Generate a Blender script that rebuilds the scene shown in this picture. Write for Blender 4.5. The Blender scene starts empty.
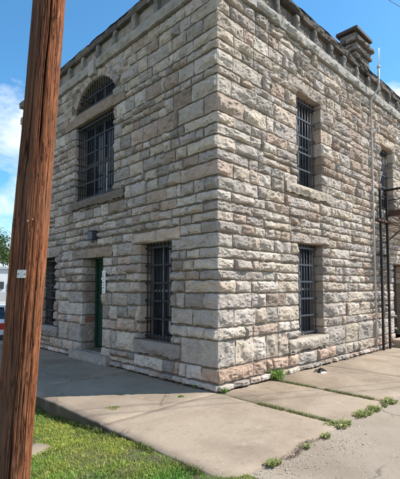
import bpy, math, random
import numpy as np
from mathutils import Vector, Matrix
R = math.radians
scene = bpy.context.scene
COL = scene.collection
random.seed(11)
rs = np.random.RandomState(5)

# ------------------------------------------------------------------ noise
def _h(ix, iy, iz, s):
    n = (ix * 374761393 + iy * 668265263 + iz * 1274126177 + s * 974634777) & 0xFFFFFFFF
    n = ((n ^ (n >> 13)) * 1274126177) & 0xFFFFFFFF
    n = (n ^ (n >> 16)) & 0xFFFFFFFF
    return n.astype(np.float64) / 4294967295.0
def vnoise(p, s=0):
    """value noise, p (n,3) -> -1..1"""
    p = np.asarray(p, float)
    i = np.floor(p).astype(np.int64); f = p - i
    f = f * f * f * (f * (f * 6 - 15) + 10)
    x, y, z = i[:, 0], i[:, 1], i[:, 2]
    fx, fy, fz = f[:, 0], f[:, 1], f[:, 2]
    def L(a, b, t): return a + (b - a) * t
    c = [[[_h(x + a, y + b, z + d, s) for d in (0, 1)] for b in (0, 1)] for a in (0, 1)]
    v = L(L(L(c[0][0][0], c[1][0][0], fx), L(c[0][1][0], c[1][1][0], fx), fy),
          L(L(c[0][0][1], c[1][0][1], fx), L(c[0][1][1], c[1][1][1], fx), fy), fz)
    return v * 2 - 1
def fbm(p, o=3, s=0):
    a = 1.0; t = 0; r = 0
    p = np.asarray(p, float)
    for k in range(o):
        r = r + a * vnoise(p * 2 ** k + 17.3 * k, s + k); t += a; a *= .5
    return r / t
def sstep(a, b, x):
    t = np.clip((x - a) / (b - a), 0, 1); return t * t * (3 - 2 * t)

# ------------------------------------------------------------------ mesh builder
class MB:
    def __init__(s):
        s.v = []; s.c = []; s.f = []; s.m = []; s.sm = []; s.n = 0
    def add(s, v, f, mat=0, col=(.4, .4, .4), smooth=False):
        v = np.asarray(v, float).reshape(-1, 3)
        s.v.append(v)
        c = np.asarray(col, float)
        if c.ndim == 1: c = np.tile(c[:3], (len(v), 1))
        s.c.append(c)
        n = s.n
        if isinstance(f, np.ndarray):
            s.f.extend((f + n).tolist())
        else:
            s.f.extend([[i + n for i in q] for q in f])
        s.m.extend([mat] * len(f)); s.sm.extend([smooth] * len(f))
        s.n += len(v)
    def quad(s, a, b, c, d, mat=0, col=(.4, .4, .4)):
        s.add([a, b, c, d], [[0, 1, 2, 3]], mat, col)
    def box(s, lo, hi, mat=0, col=(.4, .4, .4), M=None, bev=0.0):
        x0, y0, z0 = lo; x1, y1, z1 = hi
        if bev > 0:
            b = min(bev, .45 * min(x1 - x0, y1 - y0, z1 - z0))
            bm_v = []
            # chamfered box : 24 verts
            for sx in (0, 1):
                for sy in (0, 1):
                    for sz in (0, 1):
                        X = (x0, x1)[sx]; Y = (y0, y1)[sy]; Z = (z0, z1)[sz]
                        dx = b if sx == 0 else -b; dy = b if sy == 0 else -b; dz = b if sz == 0 else -b
                        bm_v += [(X, Y + dy, Z + dz), (X + dx, Y, Z + dz), (X + dx, Y + dy, Z)]
            I = lambda sx, sy, sz, k: (sx * 4 + sy * 2 + sz) * 3 + k
            F = []
            F.append([I(0,0,0,0), I(0,0,1,0), I(0,1,1,0), I(0,1,0,0)])
            F.append([I(1,0,0,0), I(1,1,0,0), I(1,1,1,0), I(1,0,1,0)])
            F.append([I(0,0,0,1), I(1,0,0,1), I(1,0,1,1), I(0,0,1,1)])
            F.append([I(0,1,0,1), I(0,1,1,1), I(1,1,1,1), I(1,1,0,1)])
            F.append([I(0,0,0,2), I(0,1,0,2), I(1,1,0,2), I(1,0,0,2)])
            F.append([I(0,0,1,2), I(1,0,1,2), I(1,1,1,2), I(0,1,1,2)])
            for a in (0, 1):
                for c in (0, 1):
                    F.append([I(a,c,0,0), I(a,c,0,1), I(a,c,1,1), I(a,c,1,0)])
                    F.append([I(a,0,c,0), I(a,0,c,2), I(a,1,c,2), I(a,1,c,0)])
                    F.append([I(0,a,c,1), I(0,a,c,2), I(1,a,c,2), I(1,a,c,1)])
            for sx in (0,1):
                for sy in (0,1):
                    for sz in (0,1):
                        F.append([I(sx,sy,sz,0), I(sx,sy,sz,1), I(sx,sy,sz,2)])
            v = np.array(bm_v)
        else:
            v = np.array([(x0,y0,z0),(x1,y0,z0),(x1,y1,z0),(x0,y1,z0),(x0,y0,z1),(x1,y0,z1),(x1,y1,z1),(x0,y1,z1)], float)
            F = [[0,3,2,1],[4,5,6,7],[0,1,5,4],[1,2,6,5],[2,3,7,6],[3,0,4,7]]
        if M is not None:
            v = np.array([tuple(M @ Vector(p)) for p in v])
        s.add(v, F, mat, col)
    def tube(s, pts, r, n=8, mat=0, col=(.4, .4, .4), caps=True):
        pts = [Vector(p) for p in pts]
        rr = r if isinstance(r, (list, tuple)) else [r] * len(pts)
        V = []; F = []
        prev = None
        for i, p in enumerate(pts):
            if i == 0: t = pts[1] - p
            elif i == len(pts) - 1: t = p - pts[i - 1]
            else: t = (pts[i + 1] - p).normalized() + (p - pts[i - 1]).normalized()
            t.normalize()
            if prev is None:
                a = Vector((0, 0, 1)) if abs(t.z) < .9 else Vector((1, 0, 0))
                u = t.cross(a).normalized()
            else:
                u = (prev - t * prev.dot(t)).normalized()
            prev = u; w = t.cross(u)
            for k in range(n):
                an = 2 * math.pi * k / n
                V.append(tuple(p + (u * math.cos(an) + w * math.sin(an)) * rr[i]))
        for i in range(len(pts) - 1):
            for k in range(n):
                a = i * n + k; b = i * n + (k + 1) % n
                F.append([a, b, b + n, a + n])
        if caps:
            F.append(list(range(n))[::-1]); F.append([len(V) - n + k for k in range(n)])
        s.add(V, F, mat, col, smooth=True)
    def build(s, name, mats, parent=None, fix=False):
        me = bpy.data.meshes.new(name)
        V = np.concatenate(s.v); C = np.concatenate(s.c)
        me.from_pydata(V.tolist(), [], s.f)
        at = me.color_attributes.new('col', 'FLOAT_COLOR', 'POINT')
        ca = np.ones((len(V), 4)); ca[:, :3] = C
        at.data.foreach_set('color', ca.ravel())
        for m in (mats if isinstance(mats, (list, tuple)) else [mats]): me.materials.append(m)
        me.polygons.foreach_set('material_index', np.array(s.m, dtype=np.int32))
        me.polygons.foreach_set('use_smooth', np.array(s.sm, dtype=bool))
        if fix:
            import bmesh
            bm = bmesh.new(); bm.from_mesh(me)
            bmesh.ops.recalc_face_normals(bm, faces=bm.faces); bm.to_mesh(me); bm.free()
        me.update()
        o = bpy.data.objects.new(name, me); COL.objects.link(o)
        if parent: o.parent = parent
        return o
def tag(o, label=None, cat=None, group=None, kind=None):
    if label: o['label'] = label
    if cat: o['category'] = cat
    if group: o['group'] = group
    if kind: o['kind'] = kind
    return o
def empty(name, loc=(0, 0, 0)):
    o = bpy.data.objects.new(name, None); o.empty_display_size = .2
    o.location = loc; COL.objects.link(o); return o

# ------------------------------------------------------------------ materials
def nm(name):
    m = bpy.data.materials.new(name); m.use_nodes = True
    nt = m.node_tree; b = nt.nodes['Principled BSDF']
    return m, nt, b
class N:
    """small node helper"""
    def __init__(s, nt): s.nt = nt
    def new(s, t, **k):
        n = s.nt.nodes.new(t)
        for a, b in k.items(): setattr(n, a, b)
        return n
    def lk(s, a, b): s.nt.links.new(a, b)
    def coord(s, scale=(1, 1, 1), loc=(0, 0, 0)):
        g = s.new('ShaderNodeNewGeometry'); m = s.new('ShaderNodeMapping')
        m.inputs['Scale'].default_value = scale; m.inputs['Location'].default_value = loc
        s.lk(g.outputs['Position'], m.inputs['Vector']); return m.outputs[0]
    def objcoord(s, scale=(1, 1, 1)):
        g = s.new('ShaderNodeTexCoord'); m = s.new('ShaderNodeMapping')
        m.inputs['Scale'].default_value = scale
        s.lk(g.outputs['Object'], m.inputs['Vector']); return m.outputs[0]
    def noise(s, vec, scale, detail=4, rough=.55, dist=0):
        n = s.new('ShaderNodeTexNoise'); n.inputs['Scale'].default_value = scale
        n.inputs['Detail'].default_value = detail; n.inputs['Roughness'].default_value = rough
        n.inputs['Distortion'].default_value = dist
        s.lk(vec, n.inputs['Vector']); return n.outputs['Fac']
    def ramp(s, f, stops, interp='LINEAR'):
        r = s.new('ShaderNodeValToRGB'); e = r.color_ramp; e.interpolation = interp
        while len(e.elements) > 1: e.elements.remove(e.elements[-1])
        for i, (p, c) in enumerate(stops):
            x = e.elements[0] if i == 0 else e.elements.new(p)
            x.position = p
            x.color = (c, c, c, 1) if not isinstance(c, (tuple, list)) else (*c, 1)
        s.lk(f, r.inputs[0]); return r.outputs[0]
    def mix(s, f, a, b, t='MIX'):
        m = s.new('ShaderNodeMix', data_type='RGBA', blend_type=t)
        for sock, v in ((m.inputs[0], f), (m.inputs[6], a), (m.inputs[7], b)):
            if isinstance(v, (int, float)): sock.default_value = v
            elif isinstance(v, (tuple, list)): sock.default_value = (*v, 1)
            else: s.lk(v, sock)
        return m.outputs[2]
    def math(s, op, a, b=0.0):
        m = s.new('ShaderNodeMath', operation=op)
        for sock, v in ((m.inputs[0], a), (m.inputs[1], b)):
            if isinstance(v, (int, float)): sock.default_value = v
            else: s.lk(v, sock)
        return m.outputs[0]
    def bump(s, b, h, dist=.01, strength=1.0, prev=None):
        n = s.new('ShaderNodeBump'); n.inputs['Distance'].default_value = dist
        n.inputs['Strength'].default_value = strength
        s.lk(h, n.inputs['Height'])
        if prev is not None: s.lk(prev, n.inputs['Normal'])
        if b is not None: s.lk(n.outputs[0], b.inputs['Normal'])
        return n.outputs[0]

def mat_stone(name, stain=.5, lichen=(.045, .042, .038), bump=.012, blotch=(.8, 1.18)):
    m, nt, b = nm(name); k = N(nt)
    a = k.new('ShaderNodeAttribute', attribute_name='col')
    p = k.coord()
    n1 = k.noise(p, 5.5, 6, .62); n2 = k.noise(p, 48, 5, .7); n3 = k.noise(p, 11, 10, .78, .9)
    n4 = k.noise(p, 1.3, 4, .6)
    c = k.mix(1.0, a.outputs['Color'], k.ramp(n1, [(.3, blotch[0]), (.7, blotch[1])]), 'MULTIPLY')
    c = k.mix(1.0, c, k.ramp(n2, [(.3, .7), (.55, 1.02), (.75, 1.2)]), 'MULTIPLY')
    warm = k.ramp(k.noise(p, 9, 4, .6), [(.42, 0.0), (.7, .3)])
    c = k.mix(warm, c, k.mix(1.0, c, (1.1, .9, .7), 'MULTIPLY'))
    big = k.ramp(n4, [(.4, .1), (.65, 1.0)])
    dk = k.math('MULTIPLY', k.ramp(n3, [(.55, 0.0), (.74, 1.0)]), k.math('MULTIPLY', big, stain))
    c = k.mix(dk, c, lichen)
    k.lk(c, b.inputs['Base Color'])
    b.inputs['Roughness'].default_value = .92
    b.inputs['Specular IOR Level'].default_value = .25
    h = k.math('ADD', k.math('MULTIPLY', k.noise(p, 38, 8, .72), .75), k.math('MULTIPLY', k.noise(p, 150, 3, .6), .25))
    k.bump(b, h, bump * 2.2, .9)
    return m
M_STONE = mat_stone('stone', .15)
M_CAP = mat_stone('weathered_stone', 1.0, (.03, .028, .026))
def mat_simple(name, col, rough=.6, metal=0.0, var=.25, scale=18, bump=0.0, bscale=60, second=None, mix_at=(.5, .65)):
    m, nt, b = nm(name); k = N(nt); p = k.coord()
    n = k.noise(p, scale, 5, .6)
    c = k.mix(1.0, col, k.ramp(n, [(.3, 1 - var), (.7, 1 + var)]), 'MULTIPLY')
    if second:
        c = k.mix(k.ramp(k.noise(p, scale * 1.7, 6, .68, .4), [(mix_at[0], 0.0), (mix_at[1], 1.0)]), c, second)
    k.lk(c, b.inputs['Base Color'])
    b.inputs['Roughness'].default_value = rough; b.inputs['Metallic'].default_value = metal
    if bump: k.bump(b, k.noise(p, bscale, 6, .65), bump, 1.0)
    return m
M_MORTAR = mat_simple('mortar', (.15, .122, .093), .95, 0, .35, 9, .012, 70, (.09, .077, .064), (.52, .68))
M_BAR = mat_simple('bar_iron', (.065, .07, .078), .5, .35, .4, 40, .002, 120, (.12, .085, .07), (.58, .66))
M_BARL = mat_simple('shaded_bar_iron', (.008, .009, .012), .6, .2, .4, 40, .002, 120)  # darker copy of the bar iron for the left windows, shade put into the colour
M_SASH = mat_simple('sash_paint', (.12, .127, .135), .6, 0, .3, 14, .002, 80, (.14, .13, .12), (.55, .68))
M_CURT = mat_simple('pale_blind', (.38, .39, .41), .8, 0, .12, 6)
M_GREEN = mat_simple('green_door_paint', (.011, .045, .03), .45, 0, .3, 12, .003, 50, (.03, .045, .035), (.6, .7))
M_RUST = mat_simple('rusty_iron', (.10, .045, .032), .8, .1, .4, 16, .004, 70, (.035, .024, .02), (.45, .6))
M_BLKIRON = mat_simple('black_iron', (.018, .014, .013), .65, .2, .4, 16, .003, 70, (.05, .028, .02), (.55, .66))
M_PIPE = mat_simple('weathered_pipe_paint', (.46, .44, .40), .6, 0, .15, 12, .002, 60, (.25, .22, .18), (.6, .72))
M_WHITE = mat_simple('white_sign_paint', (.78, .78, .76), .5, 0, .06, 20)
M_INK = mat_simple('sign_ink', (.10, .10, .11), .6, 0, .2, 20)
M_TAG = mat_simple('zinc_plate', (.62, .63, .64), .4, .3, .12, 60, .001, 80)
M_BOX = mat_simple('dark_box_paint', (.03, .034, .045), .5, 0, .3, 25, .002, 70, (.09, .10, .09), (.55, .7))
M_DARKDOOR = mat_simple('dark_plank_door', (.045, .036, .03), .75, 0, .4, 9, .006, 40)
M_ROOF = mat_simple('roof_felt', (.06, .06, .06), .9, 0, .2, 6)
M_TRIMSTONE = mat_stone('smooth_trim_stone', .35, (.06, .05, .04), .006, (.85, 1.12))

def mat_glass():
    m, nt, b = nm('dark_window_glass'); k = N(nt)
    p = k.coord((1, 1, .25))
    n = k.noise(p, 6, 3, .5)
    k.lk(k.ramp(n, [(.35, (.008, .011, .018)), (.7, (.035, .045, .06))]), b.inputs['Base Color'])
    b.inputs['Roughness'].default_value = .12
    k.bump(b, k.noise(k.coord(), 3.0, 2, .5), .01, .3)
    return m
M_GLASS = mat_glass()

def mat_concrete(name, base, dark, light, cracks=True, darkpos=(.48, .70), grit=.0, dirt=.4):
    m, nt, b = nm(name); k = N(nt); p = k.coord()
    n1 = k.noise(p, .9, 6, .6, .3); n2 = k.noise(p, 3.8, 7, .65); n3 = k.noise(p, 90, 4, .65)
    n5 = k.noise(p, 420, 2, .6)
    c = k.mix(k.ramp(n1, [(darkpos[0], 0.0), (darkpos[1], .75)]), base, dark)
    c = k.mix(k.ramp(n2, [(.56, 0.0), (.74, .6)]), c, light)
    c = k.mix(k.ramp(k.noise(k.coord((1, 1, 1), (7, 3, 0)), 7.5, 8, .7, .5), [(.55, 0.0), (.72, dirt)]), c, dark)
    c = k.mix(1.0, c, k.ramp(n3, [(.3, .86), (.7, 1.12)]), 'MULTIPLY')
    c = k.mix(1.0, c, k.ramp(n5, [(.33, .62), (.5, 1.0), (.72, 1.25)]), 'MULTIPLY')
    sp_ = k.ramp(k.noise(p, 26, 3, .5), [(.70, 0.0), (.76, .65)])
    c = k.mix(sp_, c, dark)
    stk = k.ramp(k.noise(k.coord((2.2, 9, 1), (3, 1, 0)), 3.0, 6, .7, .8), [(.58, 0.0), (.72, .4)])
    c = k.mix(stk, c, light)
    big = k.ramp(k.noise(k.coord((1, 1, 1), (11, 5, 0)), .55, 5, .62, .5), [(.5, 0.0), (.66, .5)])
    c = k.mix(big, c, k.mix(1.0, c, (.72, .68, .62), 'MULTIPLY'))
    if cracks:
        v = k.new('ShaderNodeTexVoronoi', feature='DISTANCE_TO_EDGE'); v.inputs['Scale'].default_value = .55
        wv = k.new('ShaderNodeVectorMath', operation='ADD')
        nz = k.new('ShaderNodeTexNoise'); nz.inputs['Scale'].default_value = 3.5; nz.inputs['Detail'].default_value = 6
        k.lk(p, nz.inputs['Vector'])
        sc = k.new('ShaderNodeVectorMath', operation='SCALE'); sc.inputs['Scale'].default_value = .35
        k.lk(nz.outputs['Color'], sc.inputs[0]); k.lk(p, wv.inputs[0]); k.lk(sc.outputs[0], wv.inputs[1])
        k.lk(wv.outputs[0], v.inputs['Vector'])
        cr = k.ramp(v.outputs['Distance'], [(0.0, 1.0), (.006, .5), (.012, 0.0)])
        cr = k.math('MULTIPLY', cr, k.ramp(k.noise(p, 1.1, 3, .5), [(.52, 0.0), (.6, .6)]))
        c = k.mix(cr, c, (.07, .06, .05))
    k.lk(c, b.inputs['Base Color']); b.inputs['Roughness'].default_value = .93
    b.inputs['Specular IOR Level'].default_value = .25
    h = k.math('ADD', k.math('MULTIPLY', k.noise(p, 22, 8, .7), .6), k.math('MULTIPLY', n5, .2 + grit))
    k.bump(b, h, .012 + .02 * grit, .8)
    return m
M_PAVE = mat_concrete('pavement_concrete', (.335, .268, .20), (.185, .142, .102), (.43, .36, .28), True, (.44, .66), .0, .62)
M_KERB = mat_concrete('kerb_concrete', (.11, .092, .07), (.045, .04, .03), (.20, .175, .14), True, (.4, .62))
M_DRIVE = mat_concrete('driveway_gravel', (.39, .325, .255), (.27, .22, .17), (.45, .385, .31), True, (.52, .74), .3)
M_LOT = mat_concrete('lot_concrete', (.36, .35, .33), (.26, .25, .24), (.42, .41, .39), False)
M_SOIL = mat_simple('lawn_soil', (.085, .07, .04), .95, 0, .35, 5, .02, 30, (.10, .11, .035), (.42, .6))
M_FIELD = mat_simple('field_grass', (.07, .09, .03), .95, 0, .3, .4, .03, 8)
def mat_leaf(name, tr=.25):
    m, nt, b = nm(name); k = N(nt)
    a = k.new('ShaderNodeAttribute', attribute_name='col')
    k.lk(a.outputs['Color'], b.inputs['Base Color']); b.inputs['Roughness'].default_value = .6
    b.inputs['Specular IOR Level'].default_value = .25
    t = k.new('ShaderNodeBsdfTranslucent'); k.lk(a.outputs['Color'], t.inputs['Color'])
    mx = k.new('ShaderNodeMixShader'); mx.inputs[0].default_value = tr
    k.lk(b.outputs[0], mx.inputs[1]); k.lk(t.outputs[0], mx.inputs[2])
    k.lk(mx.outputs[0], nt.nodes['Material Output'].inputs['Surface'])
    return m
M_LEAF = mat_leaf('leaf')
M_VCOL, _nt, _b = nm('coloured_pebble'); _k = N(_nt)
_a = _k.new('ShaderNodeAttribute', attribute_name='col'); _k.lk(_a.outputs['Color'], _b.inputs['Base Color']); _b.inputs['Roughness'].default_value = .9

def mat_pole():
    m, nt, b = nm('pole_wood'); k = N(nt)
    a = k.new('ShaderNodeAttribute', attribute_name='col')     # r: crack depth, g: weathering with painted shade
    sp = k.new('ShaderNodeSeparateColor'); k.lk(a.outputs['Color'], sp.inputs[0])
    p1 = k.coord((34, 34, 1.7)); p2 = k.coord((100, 100, 4.5)); p3 = k.coord((6, 6, .8)); p4 = k.coord((55, 55, 9))
    g1 = k.noise(p1, 1.0, 6, .65); g2 = k.noise(p2, 1.0, 4, .6); g3 = k.noise(p3, 1.0, 4, .6); g4 = k.noise(p4, 1.0, 3, .6)
    c = k.ramp(g1, [(.25, (.07, .024, .013)), (.42, (.18, .061, .028)), (.58, (.30, .105, .046)), (.76, (.45, .205, .10))])
    c = k.mix(k.ramp(g3, [(.42, 0.0), (.7, .55)]), c, (.16, .085, .05))
    c = k.mix(1.0, c, k.ramp(g2, [(.3, .4), (.48, .95), (.7, 1.35)]), 'MULTIPLY')
    c = k.mix(k.math('MULTIPLY', k.ramp(g4, [(.58, 0.0), (.66, 1.0)]), k.ramp(k.noise(k.coord((9, 9, 2)), 1.0, 3, .6), [(.36, .2), (.55, .95)])), c, (.022, .012, .008))
    c = k.mix(sp.outputs[1], c, k.mix(.7, c, (.085, .06, .05)))
    c = k.mix(sp.outputs[0], c, (.015, .009, .007))
    k.lk(c, b.inputs['Base Color']); b.inputs['Roughness'].default_value = .92
    b.inputs['Specular IOR Level'].default_value = .12
    h = k.math('ADD', k.math('MULTIPLY', g1, .5), k.math('ADD', k.math('MULTIPLY', g2, .3), k.math('MULTIPLY', g4, -.35)))
    k.bump(b, h, .012, 1.0)
    return m
M_POLE = mat_pole()
M_BARK = mat_simple('bark', (.10, .08, .06), .9, 0, .3, 8, .02, 20)

# ------------------------------------------------------------------ stone work
PAL = [((.385, .378, .375), 3.6), ((.49, .478, .462), 3.6), ((.44, .41, .37), 2.4), ((.47, .445, .41), 1.9), ((.40, .345, .31), .7),
       ((.32, .278, .25), .55), ((.32, .312, .305), 1.6), ((.43, .375, .34), .9)]
_w = np.array([p[1] for p in PAL]); _w = _w / _w.sum()
PINK = 0.0; TINT = np.ones(3)
def stone_col(r):
    if PINK and r.rand() < PINK: return np.array((.45, .37, .32)) * r.uniform(.85, 1.15)
    c = np.array(PAL[r.choice(len(PAL), p=_w)][0]) * r.uniform(.84, 1.16)
    return c * (1 + r.uniform(-.012, .012, 3))
class Frame:
    def __init__(s, O, U, V, Nn):
        s.O = np.array(O, float); s.U = np.array(U, float); s.V = np.array(V, float); s.N = np.array(Nn, float)
        s.flip = np.dot(np.cross(s.U, s.V), s.N) < 0
    def P(s, a, z, h):
        a = np.asarray(a, float)[..., None]; z = np.asarray(z, float)[..., None]; h = np.asarray(h, float)[..., None]
        return s.O + a * s.U + z * s.V + h * s.N
BASE = .02
ROT2 = np.array([[.97, .24, 0], [-.24, .97, 0], [0, 0, 1]])
ROT = np.array([[.8, .6, 0], [-.6, .8, 0], [0, 0, 1]])
def stone(mb, fr, quad, r, col=None, bulge=None, proud=0.0, sides='', arris='', res=.03, rough=1.0, mat=0,
          joint=None, ramp_w=None, deep=.3, back=-.03, wob=1.0, facets=None):
    """quad: bl, br, tr, tl in (a, z).  sides: edges that face an opening (l r b t), arris: sharp external corner edges"""
    q = np.array(quad, float); rough = rough * .84
    j = r.uniform(.013, .025) if joint is None else joint
    ctr = q.mean(0)
    wd = .5 * (np.linalg.norm(q[1] - q[0]) + np.linalg.norm(q[2] - q[3])); ht = .5 * (np.linalg.norm(q[3] - q[0]) + np.linalg.norm(q[2] - q[1]))
    if wd < .035 or ht < .03: return
    nx = int(np.clip(round(wd / res), 4, 60)); ny = int(np.clip(round(ht / res), 4, 26))
    s = np.linspace(0, 1, nx + 1); s = s - .55 / (2 * np.pi) * np.sin(2 * np.pi * s)
    t = np.linspace(0, 1, ny + 1); t = t - .55 / (2 * np.pi) * np.sin(2 * np.pi * t)
    S, T = np.meshgrid(s, t)
    # insets in parametric space
    def ins(ch):
        if ch in arris: return -BASE
        if ch in sides: return -.005
        return j * (.55 if ch in 'lr' and joint is None else 1.0)
    l, rr_, bt, tp = ins('l') / wd, ins('r') / wd, ins('b') / ht, ins('t') / ht
    S2 = l + S * (1 - l - rr_); T2 = bt + T * (1 - bt - tp)
    A = (q[0][None, None] * ((1 - S2) * (1 - T2))[..., None] + q[1][None, None] * (S2 * (1 - T2))[..., None] +
         q[2][None, None] * (S2 * T2)[..., None] + q[3][None, None] * ((1 - S2) * T2)[..., None])
    a, z = A[..., 0], A[..., 1]
    sd = int(r.randint(0, 10000))
    ta_ = .5 * math.sin(sd); ca_, sa_ = math.cos(ta_), math.sin(ta_)
    pts = np.stack([a.ravel() * ca_ - z.ravel() * sa_, a.ravel() * sa_ + z.ravel() * ca_, np.full(a.size, sd * 1.37)], 1)
    sh = a.shape
    # irregular outline
    ed = np.minimum(np.minimum(S, 1 - S) * wd, np.minimum(T, 1 - T) * ht)
    wobx = vnoise(pts * [11, 11, 1], 3).reshape(sh) * .018 * wob; wobz = vnoise(pts * [11, 11, 1], 4).reshape(sh) * .015 * wob
    wx = np.ones(sh)
    for ch, E in (('l', S), ('r', 1 - S)):
        if ch in arris or ch in sides: wx = wx * sstep(0, .15, E * wd)
    wz = np.ones(sh)
    for ch, E in (('b', T), ('t', 1 - T)):
        if ch in arris or ch in sides: wz = wz * sstep(0, .1, E * ht)
    a = a + wobx * wx; z = z + wobz * wz
    # height
    b = (r.uniform(.028, .072) if bulge is None else bulge)
    rw = (min(ht, wd) * r.uniform(.13, .26) if ramp_w is None else ramp_w)
    rmp = np.ones(sh)
    for ch, E, L in (('l', S, wd), ('r', 1 - S, wd), ('b', T, ht), ('t', 1 - T, ht)):
        w = rw * (.7 if (ch in arris or ch in sides) else 1.0) * r.uniform(.7, 1.25) * (.7 if ch in 'lr' else 1.15)
        rmp = rmp * (sstep(-.25 * w, w, E * L) if not (ch in arris) else sstep(0, w, E * L))
    nf = (r.randint(4, 7) if facets is None else facets)
    H = np.full(sh, 9.0)
    for k in range(nf):
        an = r.uniform(0, 2 * np.pi); g = r.uniform(.06, .55) * rough
        H = np.minimum(H, (b * r.uniform(.8, 1.3)) + g * (np.cos(an) * (a - ctr[0]) * min(1, .5 / wd) + np.sin(an) * (z - ctr[1])))
    H = np.minimum(H, b * 1.35); H = np.maximum(H, .1 * b)
    n1 = vnoise(pts * [5, 9, 1], 7).reshape(sh); n2 = vnoise(pts @ ROT2 * [11, 24, 1], 8).reshape(sh); n3 = vnoise(pts * [41, 41, 1], 9).reshape(sh)
    H = H + rough * (.010 * n1 + .009 * (np.abs(n2) * -2 + .8) + .007 * n3)
    nc = max(3, int(wd * ht / .0045))
    sx = r.uniform(q[:, 0].min(), q[:, 0].max(), nc); sz = r.uniform(q[:, 1].min(), q[:, 1].max(), nc)
    D2 = ((a[..., None] - sx + .02 * n2[..., None]) ** 2 + ((z[..., None] - sz + .02 * n1[..., None]) * 1.7) ** 2)
    ci_ = D2.argmin(-1); gx = r.uniform(-.24, .24, nc); gz = r.uniform(-.50, .36, nc); h0 = r.uniform(-.006, .006, nc)
    H = H + rough * (h0[ci_] + gx[ci_] * (a - sx[ci_]) + gz[ci_] * (z - sz[ci_]))
    H = np.maximum(H, -.004)
    h = proud + BASE + rmp * H
    if arris:
        pass
    col = (stone_col(r) if col is None else np.array(col)) * TINT
    V = fr.P(a, z, h).reshape(-1, 3)
    idx = np.arange((nx + 1) * (ny + 1)).reshape(ny + 1, nx + 1)
    F = np.stack([idx[:-1, :-1], idx[:-1, 1:], idx[1:, 1:], idx[1:, :-1]], -1).reshape(-1, 4)
    if fr.flip: F = F[:, ::-1]
    # skirt
    bl = [(i, 'b') for i in idx[0, :-1]] + [(i, 'r') for i in idx[:-1, -1]] + [(i, 't') for i in idx[-1, :0:-1]] + [(i, 'l') for i in idx[:0:-1, 0]]
    n0 = len(V); ring = [i for i, _ in bl]; nb = len(ring)
    dep = np.array([(-deep if ch in sides else back) for _, ch in bl])
    # corner verts: take the deeper of both sides
    dd = np.minimum(dep, np.roll(dep, 1))
    rv = fr.P(a.ravel()[ring], z.ravel()[ring], dd)
    V = np.concatenate([V, rv])
    k = np.arange(nb); k2 = (k + 1) % nb; ra = np.array(ring)
    SF = np.stack([ra[k], n0 + k, n0 + k2, ra[k2]], 1)
    if fr.flip: SF = SF[:, ::-1]
    mb.add(V, np.concatenate([F, SF]), mat, col, smooth=False)

FL = Frame((0, 0, 0), (0, 1, 0), (0, 0, 1), (-1, 0, 0))
FR = Frame((0, 0, 0), (1, 0, 0), (0, 0, 1), (0, -1, 0))
COURSES = [0, .12, .37, .82, 1.03, 1.34, 1.61, 1.83, 2.0, 2.2, 2.38, 2.63, 2.83, 3.0, 3.17, 3.36, 3.6, 3.86, 4.06, 4.3, 4.5, 4.7, 5.03, 5.35, 5.5, 5.8, 5.97,
           6.2, 6.47, 6.72, 6.97]
ARC_C, ARC_W, ARC_S, ARC_T = 4.085, .925, 6.31, 6.81          # segmental arch : centre, half width, spring z, crown z
_rise = ARC_T - ARC_S; ARC_R = (ARC_W ** 2 + _rise ** 2) / (2 * _rise); ARC_Z = ARC_T - ARC_R
def arc_z(y, ex=0.0):
    d = (ARC_R + ex) ** 2 - (np.asarray(y, float) - ARC_C) ** 2
    return ARC_Z + np.sqrt(np.maximum(d, 0))

def TINTS(v):
    global TINT
    TINT = np.array(v, float)
def PINKS(v):
    global PINK
    PINK = v
class Feat:                       # a rectangle the generic courses keep out of
    def __init__(s, a0, a1, z0, z1, opening=False): s.a0, s.a1, s.z0, s.z1, s.op = a0, a1, z0, z1, opening
L_OPEN = dict(W1=(1.15, 2.13, .67, 2.6), W3=(6.0, 6.95, .66, 2.55), D=(3.57, 4.52, .22, 2.42), U=(3.16, 4.99, 3.86, 5.84))
R_OPEN = dict(R1=(2.41, 3.45, 3.86, 5.92), R2=(2.41, 3.44, .67, 2.66), R3=(6.79, 7.78, 3.93, 5.88), D=(7.57, 8.75, .2, 2.42))
LEND, REND = 8.55, 13.0
L_FE = [Feat(*v, True) for v in L_OPEN.values()]
L_EXTRA = [('sill', .9, 2.3, .41, .67), ('sill', 5.8, 7.15, .38, .66), ('sill', 2.72, 5.12, 3.66, 3.86),
           ('lintel', .93, 2.42, 2.6, 2.83), ('lintel', 5.75, 7.2, 2.55, 2.83), ('lintel', 3.2, 5.08, 2.42, 2.64),
           ('beam', 2.72, 5.58, 5.84, 6.11)]
R_EXTRA = [('sill', 1.95, 3.86, 3.64, 3.86), ('sill', 2.0, 3.58, .41, .67), ('sill', 6.5, 8.05, 3.66, 3.93),
           ('lintel', 2.12, 3.72, 5.92, 6.2), ('lintel', 2.16, 3.74, 2.66, 2.86), ('lintel', 6.5, 8.0, 5.88, 6.15), ('lintel', 7.35, 9.0, 2.42, 2.68)]

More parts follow.
